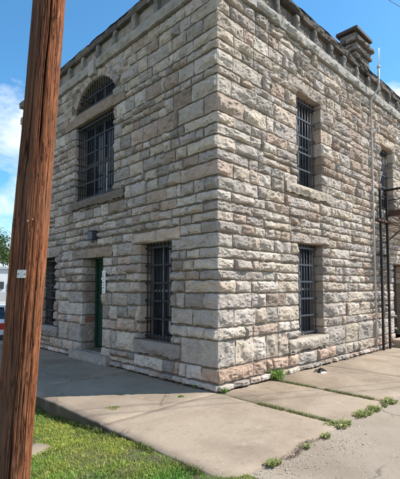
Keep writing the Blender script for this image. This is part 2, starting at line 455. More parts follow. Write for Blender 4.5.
def fill(mb, fr, r, a0, a1, z0, z1, feats, end0=False, end1=False, cc=None, proud=0.0, wfix=None, depth=0, fine=True):
    """fill rectangle with stones of random width.  end0: arris at a0"""
    h = z1 - z0
    if a1 - a0 < .05 or h < .035: return
    if h > .245 and depth == 0 and not end0 and not end1 and a1 - a0 > .9:
        x = a0
        while x < a1 - .01:
            w = min(r.uniform(.7, 2.2), a1 - x)
            if a1 - x - w < .5: w = a1 - x
            if r.rand() < ((.7 if fr is FL else .8) if z0 > 1.9 else .2):
                zm = z0 + h * r.uniform(.4, .6)
                fill(mb, fr, r, x, x + w, z0, zm, feats, depth=1, proud=proud, fine=fine); fill(mb, fr, r, x, x + w, zm, z1, feats, depth=1, proud=proud, fine=fine)
            else:
                fill(mb, fr, r, x, x + w, z0, z1, feats, depth=1, proud=proud, fine=fine)
            x += w
        return
    x = a0; first = True
    while x < a1 - 1e-4:
        kk = .86 if fr is FL else 1.4
        w = kk * (h * r.uniform(1.05, 2.7) if h > .15 else r.uniform(.22, .6))
        w = min(max(w, .2), .88)
        if first and wfix: w = wfix
        if a1 - x - w < .17: w = a1 - x
        if w > 1.0 and a1 - x > .5: w = (a1 - x) / 2
        zj0, zj1 = z0, z1
        sides = ''
        for f in feats:
            if f.op and f.z0 < z1 - .02 and f.z1 > z0 + .02:
                if abs(x - f.a1) < 1e-3: sides += 'l'
                if abs(x + w - f.a0) < 1e-3: sides += 'r'
        ar = ''
        if first and end0: ar += 'l'
        if end1 and x + w >= a1 - 1e-4: ar += 'r'
        stone(mb, fr, [(x, zj0), (x + w, zj0), (x + w, zj1), (x, zj1)], r, col=(cc if (first and end0) else None),
              sides=sides, arris=ar, proud=proud, res=(.021 if fine else .07), deep=.34)
        x += w; first = False

def wall(name, fr, length, opens, extra, seed, label, arch=False, quoin=1):
    r = np.random.RandomState(seed)
    mb = MB()
    feats = [Feat(*v, True) for v in opens.values()] + [Feat(*e[1:]) for e in extra]
    nb_ = len(COURSES); seams = []
    sr = np.random.RandomState(seed + 500)
    for i in range(nb_):
        L_ = [(0.0, 0.0)]; x = sr.uniform(.9, 1.7)
        lim = 0 if i < 3 or i >= nb_ - 1 else (.2 if fr is FL else .08)
        while x < length:
            gap = min(COURSES[i] - COURSES[i - 1], COURSES[min(i + 1, nb_ - 1)] - COURSES[i]) if i else 0
            L_.append((x, sr.choice([0, 1, 1]) * sr.uniform(-lim, lim) * gap)); x += sr.uniform(.7, 2.4)
        seams.append(L_)
    def zoff(i, x):
        v = 0
        for p_, o_ in seams[i]:
            if p_ <= x + 1e-6: v = o_
        return COURSES[i] + v
    for ci in range(len(COURSES) - 1):
        z0, z1 = COURSES[ci] - .06, COURSES[ci + 1] + .06
        qr = np.random.RandomState(900 + ci); cc = stone_col(qr)
        if ci == 1: cc = np.array((.44, .35, .295))
        if ci in (2, 4): cc = np.array((.40, .395, .385))
        proud = .05 if ci == 0 else (.02 if ci == 1 else 0)
        PINKS(.5 if ci == 1 else (.12 if ci in (0, 3) else 0))
        # break positions
        br = {0.0, length}
        for f in feats:
            if f.z0 < z1 and f.z1 > z0: br |= {f.a0, f.a1}
        if arch and z1 > ARC_S - .25:
            pass
        br |= {p_ for i in (ci, ci + 1) for p_, o_ in seams[i] if p_ < length - .2}
        br = sorted(br)
        br = [b_ for n_, b_ in enumerate(br) if n_ == 0 or b_ - br[n_ - 1] > 1e-6]
        for a0, a1 in zip(br[:-1], br[1:]):
            z0, z1 = zoff(ci, .5 * (a0 + a1)), zoff(ci + 1, .5 * (a0 + a1))
            iv = [(z0, z1)]
            for f in feats:
                if f.a0 < a1 - 1e-4 and f.a1 > a0 + 1e-4:
                    nv = []
                    for (p, q) in iv:
                        if f.z1 <= p or f.z0 >= q: nv.append((p, q)); continue
                        if f.z0 > p: nv.append((p, f.z0))
                        if f.z1 < q: nv.append((f.z1, q))
                    iv = nv
            for (p, q) in iv:
                if q - p < .035: continue
                if arch and q > 6.115 and a1 > 2.6 and a0 < 5.7:
                    # clip against the extrados of the arch
                    ex = .21
                    def half(z):
                        if z > ARC_T + ex - .001: return 0.0
                        if z <= ARC_S: return ARC_W + .0
                        d = (ARC_R + ex) ** 2 - (z - ARC_Z) ** 2
                        return min(math.sqrt(max(d, 0)), ARC_W + ex + .02)
                    hl0, hl1 = half(p), half(q)
                    if q <= ARC_S: hl0 = hl1 = ARC_W
                    elif p < ARC_S: hl0 = hl1 = ARC_W + .0 if False else max(half(ARC_S + .001), ARC_W)
                    if max(hl0, hl1) > .02:
                        hw = max(hl0, hl1)
                        jl = ARC_C - hw - r.uniform(.25, .45); jr = ARC_C + hw + r.uniform(.25, .45)
                        op = 'r' if q <= ARC_S + .12 and False else ''
                        fill(mb, fr, r, a0, jl, p, q, feats, end0=(a0 == 0), cc=cc, wfix=(.5 if a0 == 0 else None))
                        fill(mb, fr, r, jr, a1, p, q, feats, end1=(a1 == length))
                        stone(mb, fr, [(jl, p), (ARC_C - hl0, p), (ARC_C - hl1, q), (jl, q)], r, res=.027)
                        stone(mb, fr, [(ARC_C + hl0, p), (jr, p), (jr, q), (ARC_C + hl1, q)], r, res=.027)
                        continue
                wf = None
                if a0 == 0:
                    wl = [qr.uniform(.55, .95), qr.uniform(.28, .45)]
                    wf = wl[(ci + quoin) % 2]
                far = a0 > 9.5
                fill(mb, fr, r, a0, a1, p, q, feats, end0=(a0 == 0), end1=(a1 == length), cc=cc, proud=proud, wfix=wf, fine=not far)
    PINKS(0)
    for e in extra:
        if e[0] == 'lintel':
            xm = e[1] + (e[2] - e[1]) * r.uniform(.42, .58)
            for (p_, q_) in ((e[1], xm), (xm, e[2])):
                stone(mb, fr, [(p_, e[3]), (q_, e[3]), (q_, e[4]), (p_, e[4])], r, col=stone_col(r) * [.98, .93, .88], sides='b', rough=.9, deep=.34, res=.022)
        if e[0] == 'beam':
            stone(mb, fr, [(e[1], e[3]), (e[2], e[3]), (e[2], e[4]), (e[1], e[4])], r, col=(.29, .245, .20), sides='bt', bulge=.03, rough=1.0, ramp_w=.04,
                  deep=.3, proud=.02, res=.035)
    if arch:
        nv = 11; ex = .21
        th = math.asin(ARC_W / ARC_R)
        an = np.linspace(-th, th, nv + 1)
        def pol(t, rad): return (ARC_C + rad * math.sin(t), ARC_Z + rad * math.cos(t))
        for i in range(nv):
            stone(mb, fr, [pol(an[i], ARC_R), pol(an[i + 1], ARC_R), pol(an[i + 1], ARC_R + ex), pol(an[i], ARC_R + ex)], r, sides='b', deep=.3, res=.025,
                  bulge=.035, rough=.8)
        # jamb blocks between beam and spring
        for sgn in (-1, 1):
            a0, a1 = sorted((ARC_C + sgn * ARC_W, ARC_C + sgn * (ARC_W + .02)))
        stone(mb, fr, [(3.93, 6.84), (4.20, 6.84), (4.20, 7.19), (3.93, 7.19)], r, col=(.42, .415, .40), bulge=.012, rough=.2, proud=.115, ramp_w=.015, res=.03, wob=.2, joint=.002, facets=2)
    # mortar sheet with the openings cut out, and reveals
    xs = {-.0, length}
    for v in opens.values(): xs |= {v[0], v[1]}
    if arch: xs |= set(np.linspace(ARC_C - ARC_W, ARC_C + ARC_W, 17).tolist())
    xs = sorted(xs)
    hm = .004
    def q3(p): return [fr.P(*x) for x in p]
    def quad(pts, col=(.3, .26, .2)):
        P = q3(pts)
        mb.add(P, [[3, 2, 1, 0]] if fr.flip else [[0, 1, 2, 3]], 1, col)
    ztop = 7.75
    for x0, x1 in zip(xs[:-1], xs[1:]):
        if x1 - x0 < 1e-6: continue
        holes = sorted([(v[2], v[3], v[3]) for v in opens.values() if v[0] < x1 - 1e-5 and v[1] > x0 + 1e-5])
        if arch and x0 >= ARC_C - ARC_W - 1e-6 and x1 <= ARC_C + ARC_W + 1e-6:
            holes.append((6.11, float(arc_z(x0)), float(arc_z(x1))))
        zc0 = zc1 = -.3
        for (a, b0, b1) in holes:
            quad([(x0, zc0, hm), (x1, zc1, hm), (x1, a, hm), (x0, a, hm)])
            zc0, zc1 = b0, b1
        quad([(x0, zc0, hm), (x1, zc1, hm), (x1, ztop, hm), (x0, ztop, hm)])
    for kx, v in opens.items():
        dp = -.66 if kx == 'D' and fr is FL else (-.5 if kx == 'D' else -.36)
        a0, a1, z0, z1 = v
        quad([(a0, z0, hm), (a0, z0, dp), (a0, z1, dp), (a0, z1, hm)]); quad([(a1, z0, dp), (a1, z0, hm), (a1, z1, hm), (a1, z1, dp)])
        quad([(a0, z1, hm), (a0, z1, dp), (a1, z1, dp), (a1, z1, hm)]); quad([(a0, z0, dp), (a0, z0, hm), (a1, z0, hm), (a1, z0, dp)])
    if arch:
        yy = np.linspace(ARC_C - ARC_W, ARC_C + ARC_W, 17)
        for x0, x1 in zip(yy[:-1], yy[1:]):
            quad([(x0, float(arc_z(x0)), hm), (x0, float(arc_z(x0)), -.36), (x1, float(arc_z(x1)), -.36), (x1, float(arc_z(x1)), hm)])
        for x in (yy[0], yy[-1]):
            quad([(x, 6.11, hm), (x, 6.11, -.36), (x, ARC_S, -.36), (x, ARC_S, hm)])
        quad([(yy[0], 6.11, -.36), (yy[0], 6.11, hm), (yy[-1], 6.11, hm), (yy[-1], 6.11, -.36)])
    # stones lining deep door reveals (far jamb, facing the viewer)
    return mb

B = empty('stone_building')
tag(B, 'two storey rough grey and buff stone building with iron barred windows, chimney and corbelled parapet', 'building')
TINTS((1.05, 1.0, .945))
mbL = wall('wall', FL, LEND, L_OPEN, L_EXTRA, 21, '', arch=True, quoin=0)
# door jamb stones (left reveal of the side door)
fj = Frame((0, 4.52, 0), (1, 0, 0), (0, 0, 1), (0, -1, 0))
rj = np.random.RandomState(77)
for z0, z1 in zip([.22] + COURSES[2:10], COURSES[2:10] + [2.42]):
    if z1 - z0 > .05:
        c = stone_col(rj) * .8
        if .6 < .5 * (z0 + z1) < 1.0: c = np.array((.27, .17, .14))
        stone(mbL, fj, [(.035, z0), (.33, z0), (.33, z1), (.035, z1)], rj, col=c, bulge=.012, rough=.6, res=.03)
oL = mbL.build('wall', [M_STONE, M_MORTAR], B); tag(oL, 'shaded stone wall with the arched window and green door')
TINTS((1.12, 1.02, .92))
mbR = wall('wall', FR, REND, R_OPEN, R_EXTRA, 34, '', quoin=1)
fj2 = Frame((7.57 + 1.18, 0, 0), (0, 1, 0), (0, 0, 1), (-1, 0, 0))
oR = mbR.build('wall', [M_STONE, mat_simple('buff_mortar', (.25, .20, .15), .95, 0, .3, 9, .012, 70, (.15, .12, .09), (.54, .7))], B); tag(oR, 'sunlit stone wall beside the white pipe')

TINTS((1, 1, 1))
# sills
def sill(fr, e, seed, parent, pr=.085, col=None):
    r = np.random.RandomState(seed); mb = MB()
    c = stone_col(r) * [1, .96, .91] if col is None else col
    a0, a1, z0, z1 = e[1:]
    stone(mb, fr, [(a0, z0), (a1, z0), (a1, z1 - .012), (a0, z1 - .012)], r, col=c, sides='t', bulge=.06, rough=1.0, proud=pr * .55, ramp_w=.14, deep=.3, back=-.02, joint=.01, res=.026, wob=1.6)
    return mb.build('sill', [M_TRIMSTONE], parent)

# windows ------------------------------------------------------------
def window(fr, op, seed, bars_d, bar_mat, nb, label, sill_e=None, mull=(.5,), meet=.5, curtain=None, arch=False, sillcol=None, strap=.37, rad=.011):
    a0, a1, z0, z1 = op
    r = np.random.RandomState(seed)
    def bx(mb, A0, A1, Z0, Z1, h0, h1, mat=0):
        P = fr.P(np.array([A0, A1, A1, A0, A0, A1, A1, A0]), np.array([Z0, Z0, Z0, Z0, Z1, Z1, Z1, Z1]), np.array([h0, h0, h1, h1, h0, h0, h1, h1]))
        mb.add(P, [[0, 3, 2, 1], [4, 5, 6, 7], [0, 1, 5, 4], [1, 2, 6, 5], [2, 3, 7, 6], [3, 0, 4, 7]], mat)
    f = MB(); d = -.27; fw_ = .055
    bx(f, a0, a0 + fw_, z0, z1, d - .06, d); bx(f, a1 - fw_, a1, z0, z1, d - .06, d)
    bx(f, a0 + fw_, a1 - fw_, z0, z0 + .07, d - .06, d); bx(f, a0 + fw_, a1 - fw_, z1 - .05, z1, d - .06, d)
    for m_ in mull:
        x = a0 + (a1 - a0) * m_
        bx(f, x - .032, x + .032, z0 + .07, z1 - .05, d - .05, d + .008)
    zm = z0 + (z1 - z0) * meet
    bx(f, a0 + fw_, a1 - fw_, zm - .025, zm + .025, d - .05, d + .004)
    if arch:
        yy = np.linspace(ARC_C - ARC_W + .002, ARC_C + ARC_W - .002, 17)
        for x0, x1 in zip(yy[:-1], yy[1:]):
            t0, t1 = float(arc_z(x0)), float(arc_z(x1))
            P = fr.P(np.array([x0, x1, x1, x0] * 2), np.array([t0 - .06, t1 - .06, t1, t0] * 2), np.array([d] * 4 + [d - .05] * 4))
            f.add(P, [[0, 1, 2, 3], [0, 1, 5, 4], [7, 6, 5, 4]], 0)
        for k_ in (-.5, 0, .5):
            bx(f, ARC_C + k_ * ARC_W - .02, ARC_C + k_ * ARC_W + .02, 6.112, float(arc_z(ARC_C + k_ * ARC_W)) - .05, d - .05, d - .002)
    w = f.build('window', [M_SASH], B, fix=True); tag(w, label)
    g = MB()
    g.add(fr.P(np.array([a0, a1, a1, a0]), np.array([z0, z0, z1, z1]), np.full(4, d - .03)), [[3, 2, 1, 0]] if fr.flip else [[0, 1, 2, 3]])
    if arch:
        yy = np.linspace(ARC_C - ARC_W, ARC_C + ARC_W, 17)
        for x0, x1 in zip(yy[:-1], yy[1:]):
            g.add(fr.P(np.array([x0, x1, x1, x0]), np.array([6.11, 6.11, float(arc_z(x1)), float(arc_z(x0))]), np.full(4, d - .03)), [[3, 2, 1, 0]])
    g.build('pane', [M_GLASS], w)
    if curtain:
        c = MB()
        for (c0, c1, e0, e1) in curtain:
            bx(c, a0 + (a1 - a0) * c0, a0 + (a1 - a0) * c1, z0 + (z1 - z0) * e0, z0 + (z1 - z0) * e1, d - .028, d - .024)
        c.build('blind', [M_CURT], w, fix=True)
    b = MB(); h = -bars_d
    for i in range(nb):
        x = a0 + (a1 - a0) * (i + .5) / nb + r.uniform(-.006, .006)
        top = z1 - .004
        b.tube([fr.P(x, z0 + .004, h).tolist(), fr.P(x, top, h).tolist()], rad, 7)
    n = int(round((z1 - z0 - .1) / strap)); 
    for i in range(n + 1):
        zz = z0 + .06 + (z1 - z0 - .16) * i / n
        bx(b, a0 + .003, a1 - .003, zz - .019, zz + .019, h + rad, h + rad + .012)
    if arch:
        for i in range(nb):
            x = ARC_C - ARC_W + 2 * ARC_W * (i + .5) / nb
            b.tube([fr.P(x, 6.115, h).tolist(), fr.P(x, float(arc_z(x)) - .004, h).tolist()], rad, 7)
        for zz in (6.2, 6.45):
            half = ARC_W - .004 if zz < ARC_S else math.sqrt(ARC_R ** 2 - (zz - ARC_Z) ** 2) - .02
            bx(b, ARC_C - half, ARC_C + half, zz - .017, zz + .017, h + rad, h + rad + .012)
    b.build('bars', [bar_mat], w, fix=False)
    if sill_e: sill(fr, sill_e, seed + 1, w, col=sillcol)
    return w
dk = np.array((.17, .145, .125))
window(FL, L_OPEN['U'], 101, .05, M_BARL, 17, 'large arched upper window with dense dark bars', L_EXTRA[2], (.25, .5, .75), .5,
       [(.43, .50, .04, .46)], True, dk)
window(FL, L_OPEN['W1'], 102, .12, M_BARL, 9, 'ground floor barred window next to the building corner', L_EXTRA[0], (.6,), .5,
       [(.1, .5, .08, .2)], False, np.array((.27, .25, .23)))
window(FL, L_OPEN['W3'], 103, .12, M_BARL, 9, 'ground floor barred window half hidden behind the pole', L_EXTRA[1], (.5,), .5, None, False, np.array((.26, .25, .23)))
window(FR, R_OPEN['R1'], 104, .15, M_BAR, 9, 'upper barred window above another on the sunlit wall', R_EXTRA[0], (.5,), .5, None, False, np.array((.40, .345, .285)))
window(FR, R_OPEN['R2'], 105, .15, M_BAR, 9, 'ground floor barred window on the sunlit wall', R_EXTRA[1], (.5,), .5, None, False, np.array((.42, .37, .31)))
window(FR, R_OPEN['R3'], 106, .15, M_BAR, 9, 'upper barred window above the fire escape', R_EXTRA[2], (.5,), .5)

# parapet : string course, corbels, recessed band, coping ----------------
def line_stones(mb, fr, a0, a1, z0, z1, r, proud, cfun, wmin=.7, wmax=1.4, arris0=True, top=True, bulge=.03, rough=1.0, rw=.05, res=.035, back=-.02):
    x = a0
    while x < a1 - 1e-4:
        w = r.uniform(wmin, wmax)
        if a1 - x - w < wmin * .6: w = a1 - x
        stone(mb, fr, [(x, z0), (x + w, z0), (x + w, z1), (x, z1)], r, col=cfun(r), proud=proud, bulge=bulge * r.uniform(.7, 1.3), rough=rough, ramp_w=rw, res=res,
              joint=.004, back=back)
        x += w
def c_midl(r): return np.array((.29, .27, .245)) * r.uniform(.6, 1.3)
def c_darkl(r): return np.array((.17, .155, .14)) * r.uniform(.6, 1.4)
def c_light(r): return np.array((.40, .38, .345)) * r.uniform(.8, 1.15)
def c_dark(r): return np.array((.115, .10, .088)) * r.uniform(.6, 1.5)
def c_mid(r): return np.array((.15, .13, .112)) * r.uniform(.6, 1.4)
for fr, ln, sd in ((FL, LEND + .1, 301), (FR, REND, 302)):
    r = np.random.RandomState(sd)
    mb = MB(); line_stones(mb, fr, -.14, ln, 6.97, 7.19, r, .075, c_light, rough=1.1, bulge=.06, rw=.10, back=-.05)
    o = mb.build('string_course', [M_STONE], B)
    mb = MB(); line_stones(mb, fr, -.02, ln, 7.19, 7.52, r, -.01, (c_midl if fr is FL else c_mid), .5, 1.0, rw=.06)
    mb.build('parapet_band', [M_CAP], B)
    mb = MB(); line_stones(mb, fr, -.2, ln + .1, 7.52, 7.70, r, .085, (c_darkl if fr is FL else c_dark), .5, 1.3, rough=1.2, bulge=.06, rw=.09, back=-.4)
    # coping top slab
    x = -.2
    while x < ln:
        w = min(r.uniform(.8, 1.6), ln + .1 - x)
        nx = 8
        xs = np.linspace(x, x + w - .01, nx); hs = np.array([-.35, -.1, .07, .14])
        A, Hh = np.meshgrid(xs, hs)
        Z = 7.69 + .022 * vnoise(np.stack([A.ravel() * 6, Hh.ravel() * 6, np.full(A.size, sd)], 1), 2).reshape(A.shape)
        Z[-1] -= .03
        idx = np.arange(A.size).reshape(A.shape)
        F = np.stack([idx[:-1, :-1], idx[:-1, 1:], idx[1:, 1:], idx[1:, :-1]], -1).reshape(-1, 4)
        mb.add(fr.P(A, Z, Hh).reshape(-1, 3), F if fr.flip else F[:, ::-1], 0, c_dark(r))
        x += w
    mb.build('coping', [M_CAP], B)
    a = .98 if fr is FR else .84
    jr = np.random.RandomState(sd + 9)
    while a < min(ln, 10.5):
        mb = MB()
        stone(mb, fr, [(a - .055, 7.2), (a + .055, 7.2), (a + .055, 7.515), (a - .055, 7.515)], r, col=np.array((.33, .315, .29)) * r.uniform(.6, 1.1), proud=.075, bulge=.045, rough=1.0, wob=1.8,
              ramp_w=.05, joint=.0, res=.025, back=-.02)
        mb.build('corbel', [M_STONE], B)
        a += .722 + jr.uniform(-.05, .05)
# roof and hidden back walls
mb = MB(); mb.quad((.0, .0, 7.6), (REND, 0, 7.6), (REND, LEND, 7.6), (0, LEND, 7.6)); mb.build('roof', [M_ROOF], B)
mb = MB(); mb.quad((0, LEND, -.8), (0, LEND, 7.69), (REND, LEND, 7.69), (REND, LEND, -.8), 0, (.38, .35, .31)); mb.quad((REND, 0, -.8), (REND, LEND, -.8), (REND, LEND, 7.69), (REND, 0, 7.69), 0, (.38, .35, .31))
mb.build('rear_wall', [M_STONE], B)
# interior floors so nothing shines through the openings
mb = MB(); mb.box((.75, .75, -.3), (REND - .2, LEND - .2, 7.5)); mb.build('dark_core', [M_ROOF], B).name = 'interior'

# chimney ------------------------------------------------------------
cx0, cy0 = 6.78, .58; cw, cd = .98, .55
mb = MB(); r = np.random.RandomState(400)
zs = [7.6, 8.0, 8.35, 8.62, 8.76, 8.90, 9.03, 9.16, 9.30, 9.52]
for i, (z0, z1) in enumerate(zip(zs[:-1], zs[1:])):
    e = [-.08, -.08, -.07, -.02, -.05, .03, -.01, .085, -.05][i]
    x0, x1, y0, y1 = cx0 - e, cx0 + cw + e, cy0 - e, cy0 + cd + e
    sidesF = [(Frame((x0, y0, 0), (1, 0, 0), (0, 0, 1), (0, -1, 0)), x1 - x0), (Frame((x0, y1, 0), (0, -1, 0), (0, 0, 1), (-1, 0, 0)), y1 - y0),
              (Frame((x1, y0, 0), (0, 1, 0), (0, 0, 1), (1, 0, 0)), y1 - y0), (Frame((x1, y1, 0), (-1, 0, 0), (0, 0, 1), (0, 1, 0)), x1 - x0)]
    for fr, L in sidesF:
        x = 0
        while x < L - 1e-3:
            w = r.uniform(.22, .5)
            if L - x - w < .18: w = L - x
            stone(mb, fr, [(x, z0), (x + w, z0), (x + w, z1), (x, z1)], r, col=np.array((.20, .18, .16)) * r.uniform(.55, 1.6), bulge=.03, rough=1.1, res=.03, back=-.09,
                  arris=('l' if x == 0 else '') + ('r' if x + w >= L - 1e-3 else ''))
            x += w
    mb.box((x0 + .03, y0 + .03, z0), (x1 - .03, y1 - .03, z1 - .004), 1, (.2, .18, .15))
ch = mb.build('chimney', [M_CAP, M_MORTAR], B)
mb = MB(); mb.box((cx0 - .07, cy0 - .07, 9.52), (cx0 + cw + .07, cy0 + cd + .07, 9.63), bev=.015)
mb.build('cap', [mat_simple('chimney_cap', (.06, .045, .04), .8, 0, .3, 8, .01, 30)], ch)

# green door -----------------------------------------------------------
y0, y1, z0, z1 = L_OPEN['D']
mb = MB()
mb.box((.37, y0 + .09, z0 + .03), (.42, y1 - .09, z1 - .1))
for (a, b) in ((.12, .95), (1.1, 1.95)):
    mb.box((.358, y0 + .22, z0 + a), (.37, y1 - .22, z0 + b), bev=.008)
d = mb.build('door', [M_GREEN], B); tag(d, 'green side door deep in its stone reveal')
mb = MB()
mb.box((.32, y0, z0), (.42, y0 + .09, z1)); mb.box((.32, y1 - .09, z0), (.42, y1, z1)); mb.box((.32, y0 + .09, z1 - .1), (.42, y1 - .09, z1))
mb.build('door_frame', [M_GREEN], d)
mb = MB(); mb.tube([(.37, y0 + .16, 1.22), (.31, y0 + .16, 1.22), (.305, y0 + .19, 1.22), (.305, y0 + .27, 1.22)], .011, 8)
mb.build('handle', [M_BAR], d)
mb = MB(); r = np.random.RandomState(55)
fs = Frame((-.17, 0, 0), (0, 1, 0), (0, 0, 1), (-1, 0, 0))
stone(mb, fs, [(3.14, -.05), (4.86, -.05), (4.86, .17), (3.14, .17)], r, col=(.33, .315, .29), bulge=.02, rough=.7, sides='t', deep=.75, res=.03, joint=0.0, back=-.17)
V = []
mb.box((-.18, 3.16, .1), (.6, 4.84, .205), 0, (.30, .285, .26), bev=.012)
mb.build('door_step', [M_STONE], B)
# dark doorway on the sunlit side
y0, y1, z0, z1 = R_OPEN['D']
mb = MB(); 
npl = 6
for i in range(npl):
    x0 = y0 + (y1 - y0) * i / npl; x1 = y0 + (y1 - y0) * (i + 1) / npl
    mb.box((x0 + .004, .32, z0), (x1 - .004, .37, z1), bev=.006)
mb.box((y0, .37, z0), (y1, .40, z1))
d2 = mb.build('door', [M_DARKDOOR], B); tag(d2, 'dark plank door at the right end of the sunlit wall')
for zz in (.86, .5):
    mb = MB(); mb.tube([(y0 - .02, .0, zz), (y0 + .14, -.03, zz), (y0 + .16, -.03, zz - .05)], .016, 8); mb.build('hinge_pin', [M_PIPE], d2)
mb = MB(); mb.box((7.3, -.42, -.02), (10.2, .5, .2), bev=.02); mb.build('door_step', [M_PAVE], B)

# white pipe ----------------------------------------------------------
P = empty('vent_pipe', (6.13, -.07, 0)); tag(P, 'slender off white pipe running up the sunlit wall and round the parapet', 'pipe')
def child_at(o, par):                      # keep world coordinates
    o.parent = par; o.matrix_parent_inverse = Matrix.Translation(par.location).inverted(); return o
mb = MB(); mb.tube([(6.14, -.085, .1), (6.12, -.085, 3.4), (6.12, -.085, 6.84), (6.115, -.11, 6.92), (6.09, -.30, 7.12), (6.085, -.325, 7.2), (6.10, -.325, 7.72)], .026, 12)
child_at(mb.build('pipe', [M_PIPE]), P)
mb = MB(); mb.tube([(6.10, -.325, 7.70), (6.10, -.325, 7.76)], .042, 12); child_at(mb.build('collar', [M_PIPE]), P)
mb = MB(); mb.tube([(6.10, -.325, 7.72), (6.15, -.325, 8.28)], .015, 8); child_at(mb.build('mast', [M_WHITE]), P)
for zz in (.9, 2.6, 4.3, 6.0):
    mb = MB(); mb.box((6.07, -.10, zz - .02), (6.17, -.0, zz + .02), bev=.004); child_at(mb.build('clamp', [M_PIPE]), P)

# fire escape ----------------------------------------------------------
FE = empty('fire_escape', (6.7, -.2, 0)); tag(FE, 'rusty iron fire escape ladder and railed landing fixed to the sunlit wall', 'fire escape')
def fe(mb, name, mat): return child_at(mb.build(name, [mat]), FE)
for x, zt in ((6.45, 4.45), (6.91, 4.42)):
    mb = MB(); mb.box((x - .03, -.17, 0), (x + .03, -.11, zt), bev=.006); fe(mb, 'ladder_rail', M_BLKIRON)
zz = .3
while zz < 4.3:
    mb = MB(); mb.tube([(6.48, -.14, zz), (6.88, -.14, zz)], .010, 6); fe(mb, 'rung', M_BLKIRON); zz += .33
for zz in (1.2, 2.6):
    for x in (6.45, 6.91):
        mb = MB(); mb.box((x - .02, -.11, zz - .015), (x + .02, .02, zz + .015)); fe(mb, 'wall_bracket', M_BLKIRON)
mb = MB(); mb.box((6.17, -.20, 3.52), (7.15, -.17, 3.58)); mb.box((6.17, -.17, 3.52), (7.15, -.06, 3.535)); fe(mb, 'support_angle', M_RUST)
px0, px1, py = 6.99, 8.6, -1.05
mb = MB()
mb.box((px0, py, 3.73), (px0 + .02, -.04, 3.90)); mb.box((px1 - .02, py, 3.73), (px1, -.04, 3.90)); mb.box((px0 + .02, py, 3.73), (px1 - .02, py + .02, 3.90))
yy = -.08
while yy > py + .05:
    mb.box((px0 + .02, yy - .012, 3.85), (px1 - .02, yy + .012, 3.89)); yy -= .06
fe(mb, 'landing', M_RUST)
mb = MB()
for zt in (4.5, 4.2):
    mb.tube([(px0 + .01, -.05, zt), (px0 + .01, py + .01, zt), (px1 - .01, py + .01, zt), (px1 - .01, -.05, zt)], .032 if zt > 4.4 else .014, 8)
for (x, y) in ((px0 + .01, -.06), (px0 + .01, -.53), (px0 + .01, py + .01), (7.55, py + .01), (8.1, py + .01), (px1 - .01, py + .01), (px1 - .01, -.53)):
    mb.box((x - .014, y - .014, 3.74), (x + .014, y + .014, 4.5))
fe(mb, 'railing', M_BLKIRON)
for x in (px0 + .05, px1 - .05):
    mb = MB(); mb.tube([(x, py + .1, 3.73), (x, .0, 2.95)], .02, 6); fe(mb, 'brace', M_RUST)

# sign, wall box --------------------------------------------------------
S = empty('wall_sign', (-.06, 3.45, 1.83)); tag(S, 'narrow upright white plaque with dark lettering beside the green door', 'sign')
mb = MB(); mb.box((-.085, 3.385, 1.57), (-.06, 3.505, 2.08), bev=.004); child_at(mb.build('plate', [M_WHITE]), S)
for i in range(7):
    zc = 2.02 - i * .066; mb = MB()
    mb.box((-.0885, 3.418, zc - .022), (-.0855, 3.430, zc + .022))
    dz = .012 * (i % 3)
    mb.box((-.0895, 3.425, zc - .022 + dz), (-.0865, 3.472, zc - .010 + dz))
    if i % 2: mb.box((-.0882, 3.466, zc - .022), (-.0858, 3.480, zc + .012 + dz * .5))
    child_at(mb.build('letter', [M_INK]), S)
W = empty('wall_lamp', (-.1, 3.93, 2.9)); tag(W, 'small dark box lamp fixed to the stones above the green door', 'lamp')
mb = MB(); mb.box((-.17, 3.83, 2.81), (-.03, 4.03, 3.02), bev=.015); child_at(mb.build('housing', [M_BOX]), W)
mb = MB(); mb.box((-.175, 3.825, 3.02), (-.03, 4.035, 3.03), bev=.004); child_at(mb.build('hood', [M_BOX]), W)
mb = MB(); mb.tube([(-.12, 3.92, 2.80), (-.12, 3.92, 2.755)], .05, 10); child_at(mb.build('lens', [M_SASH]), W)

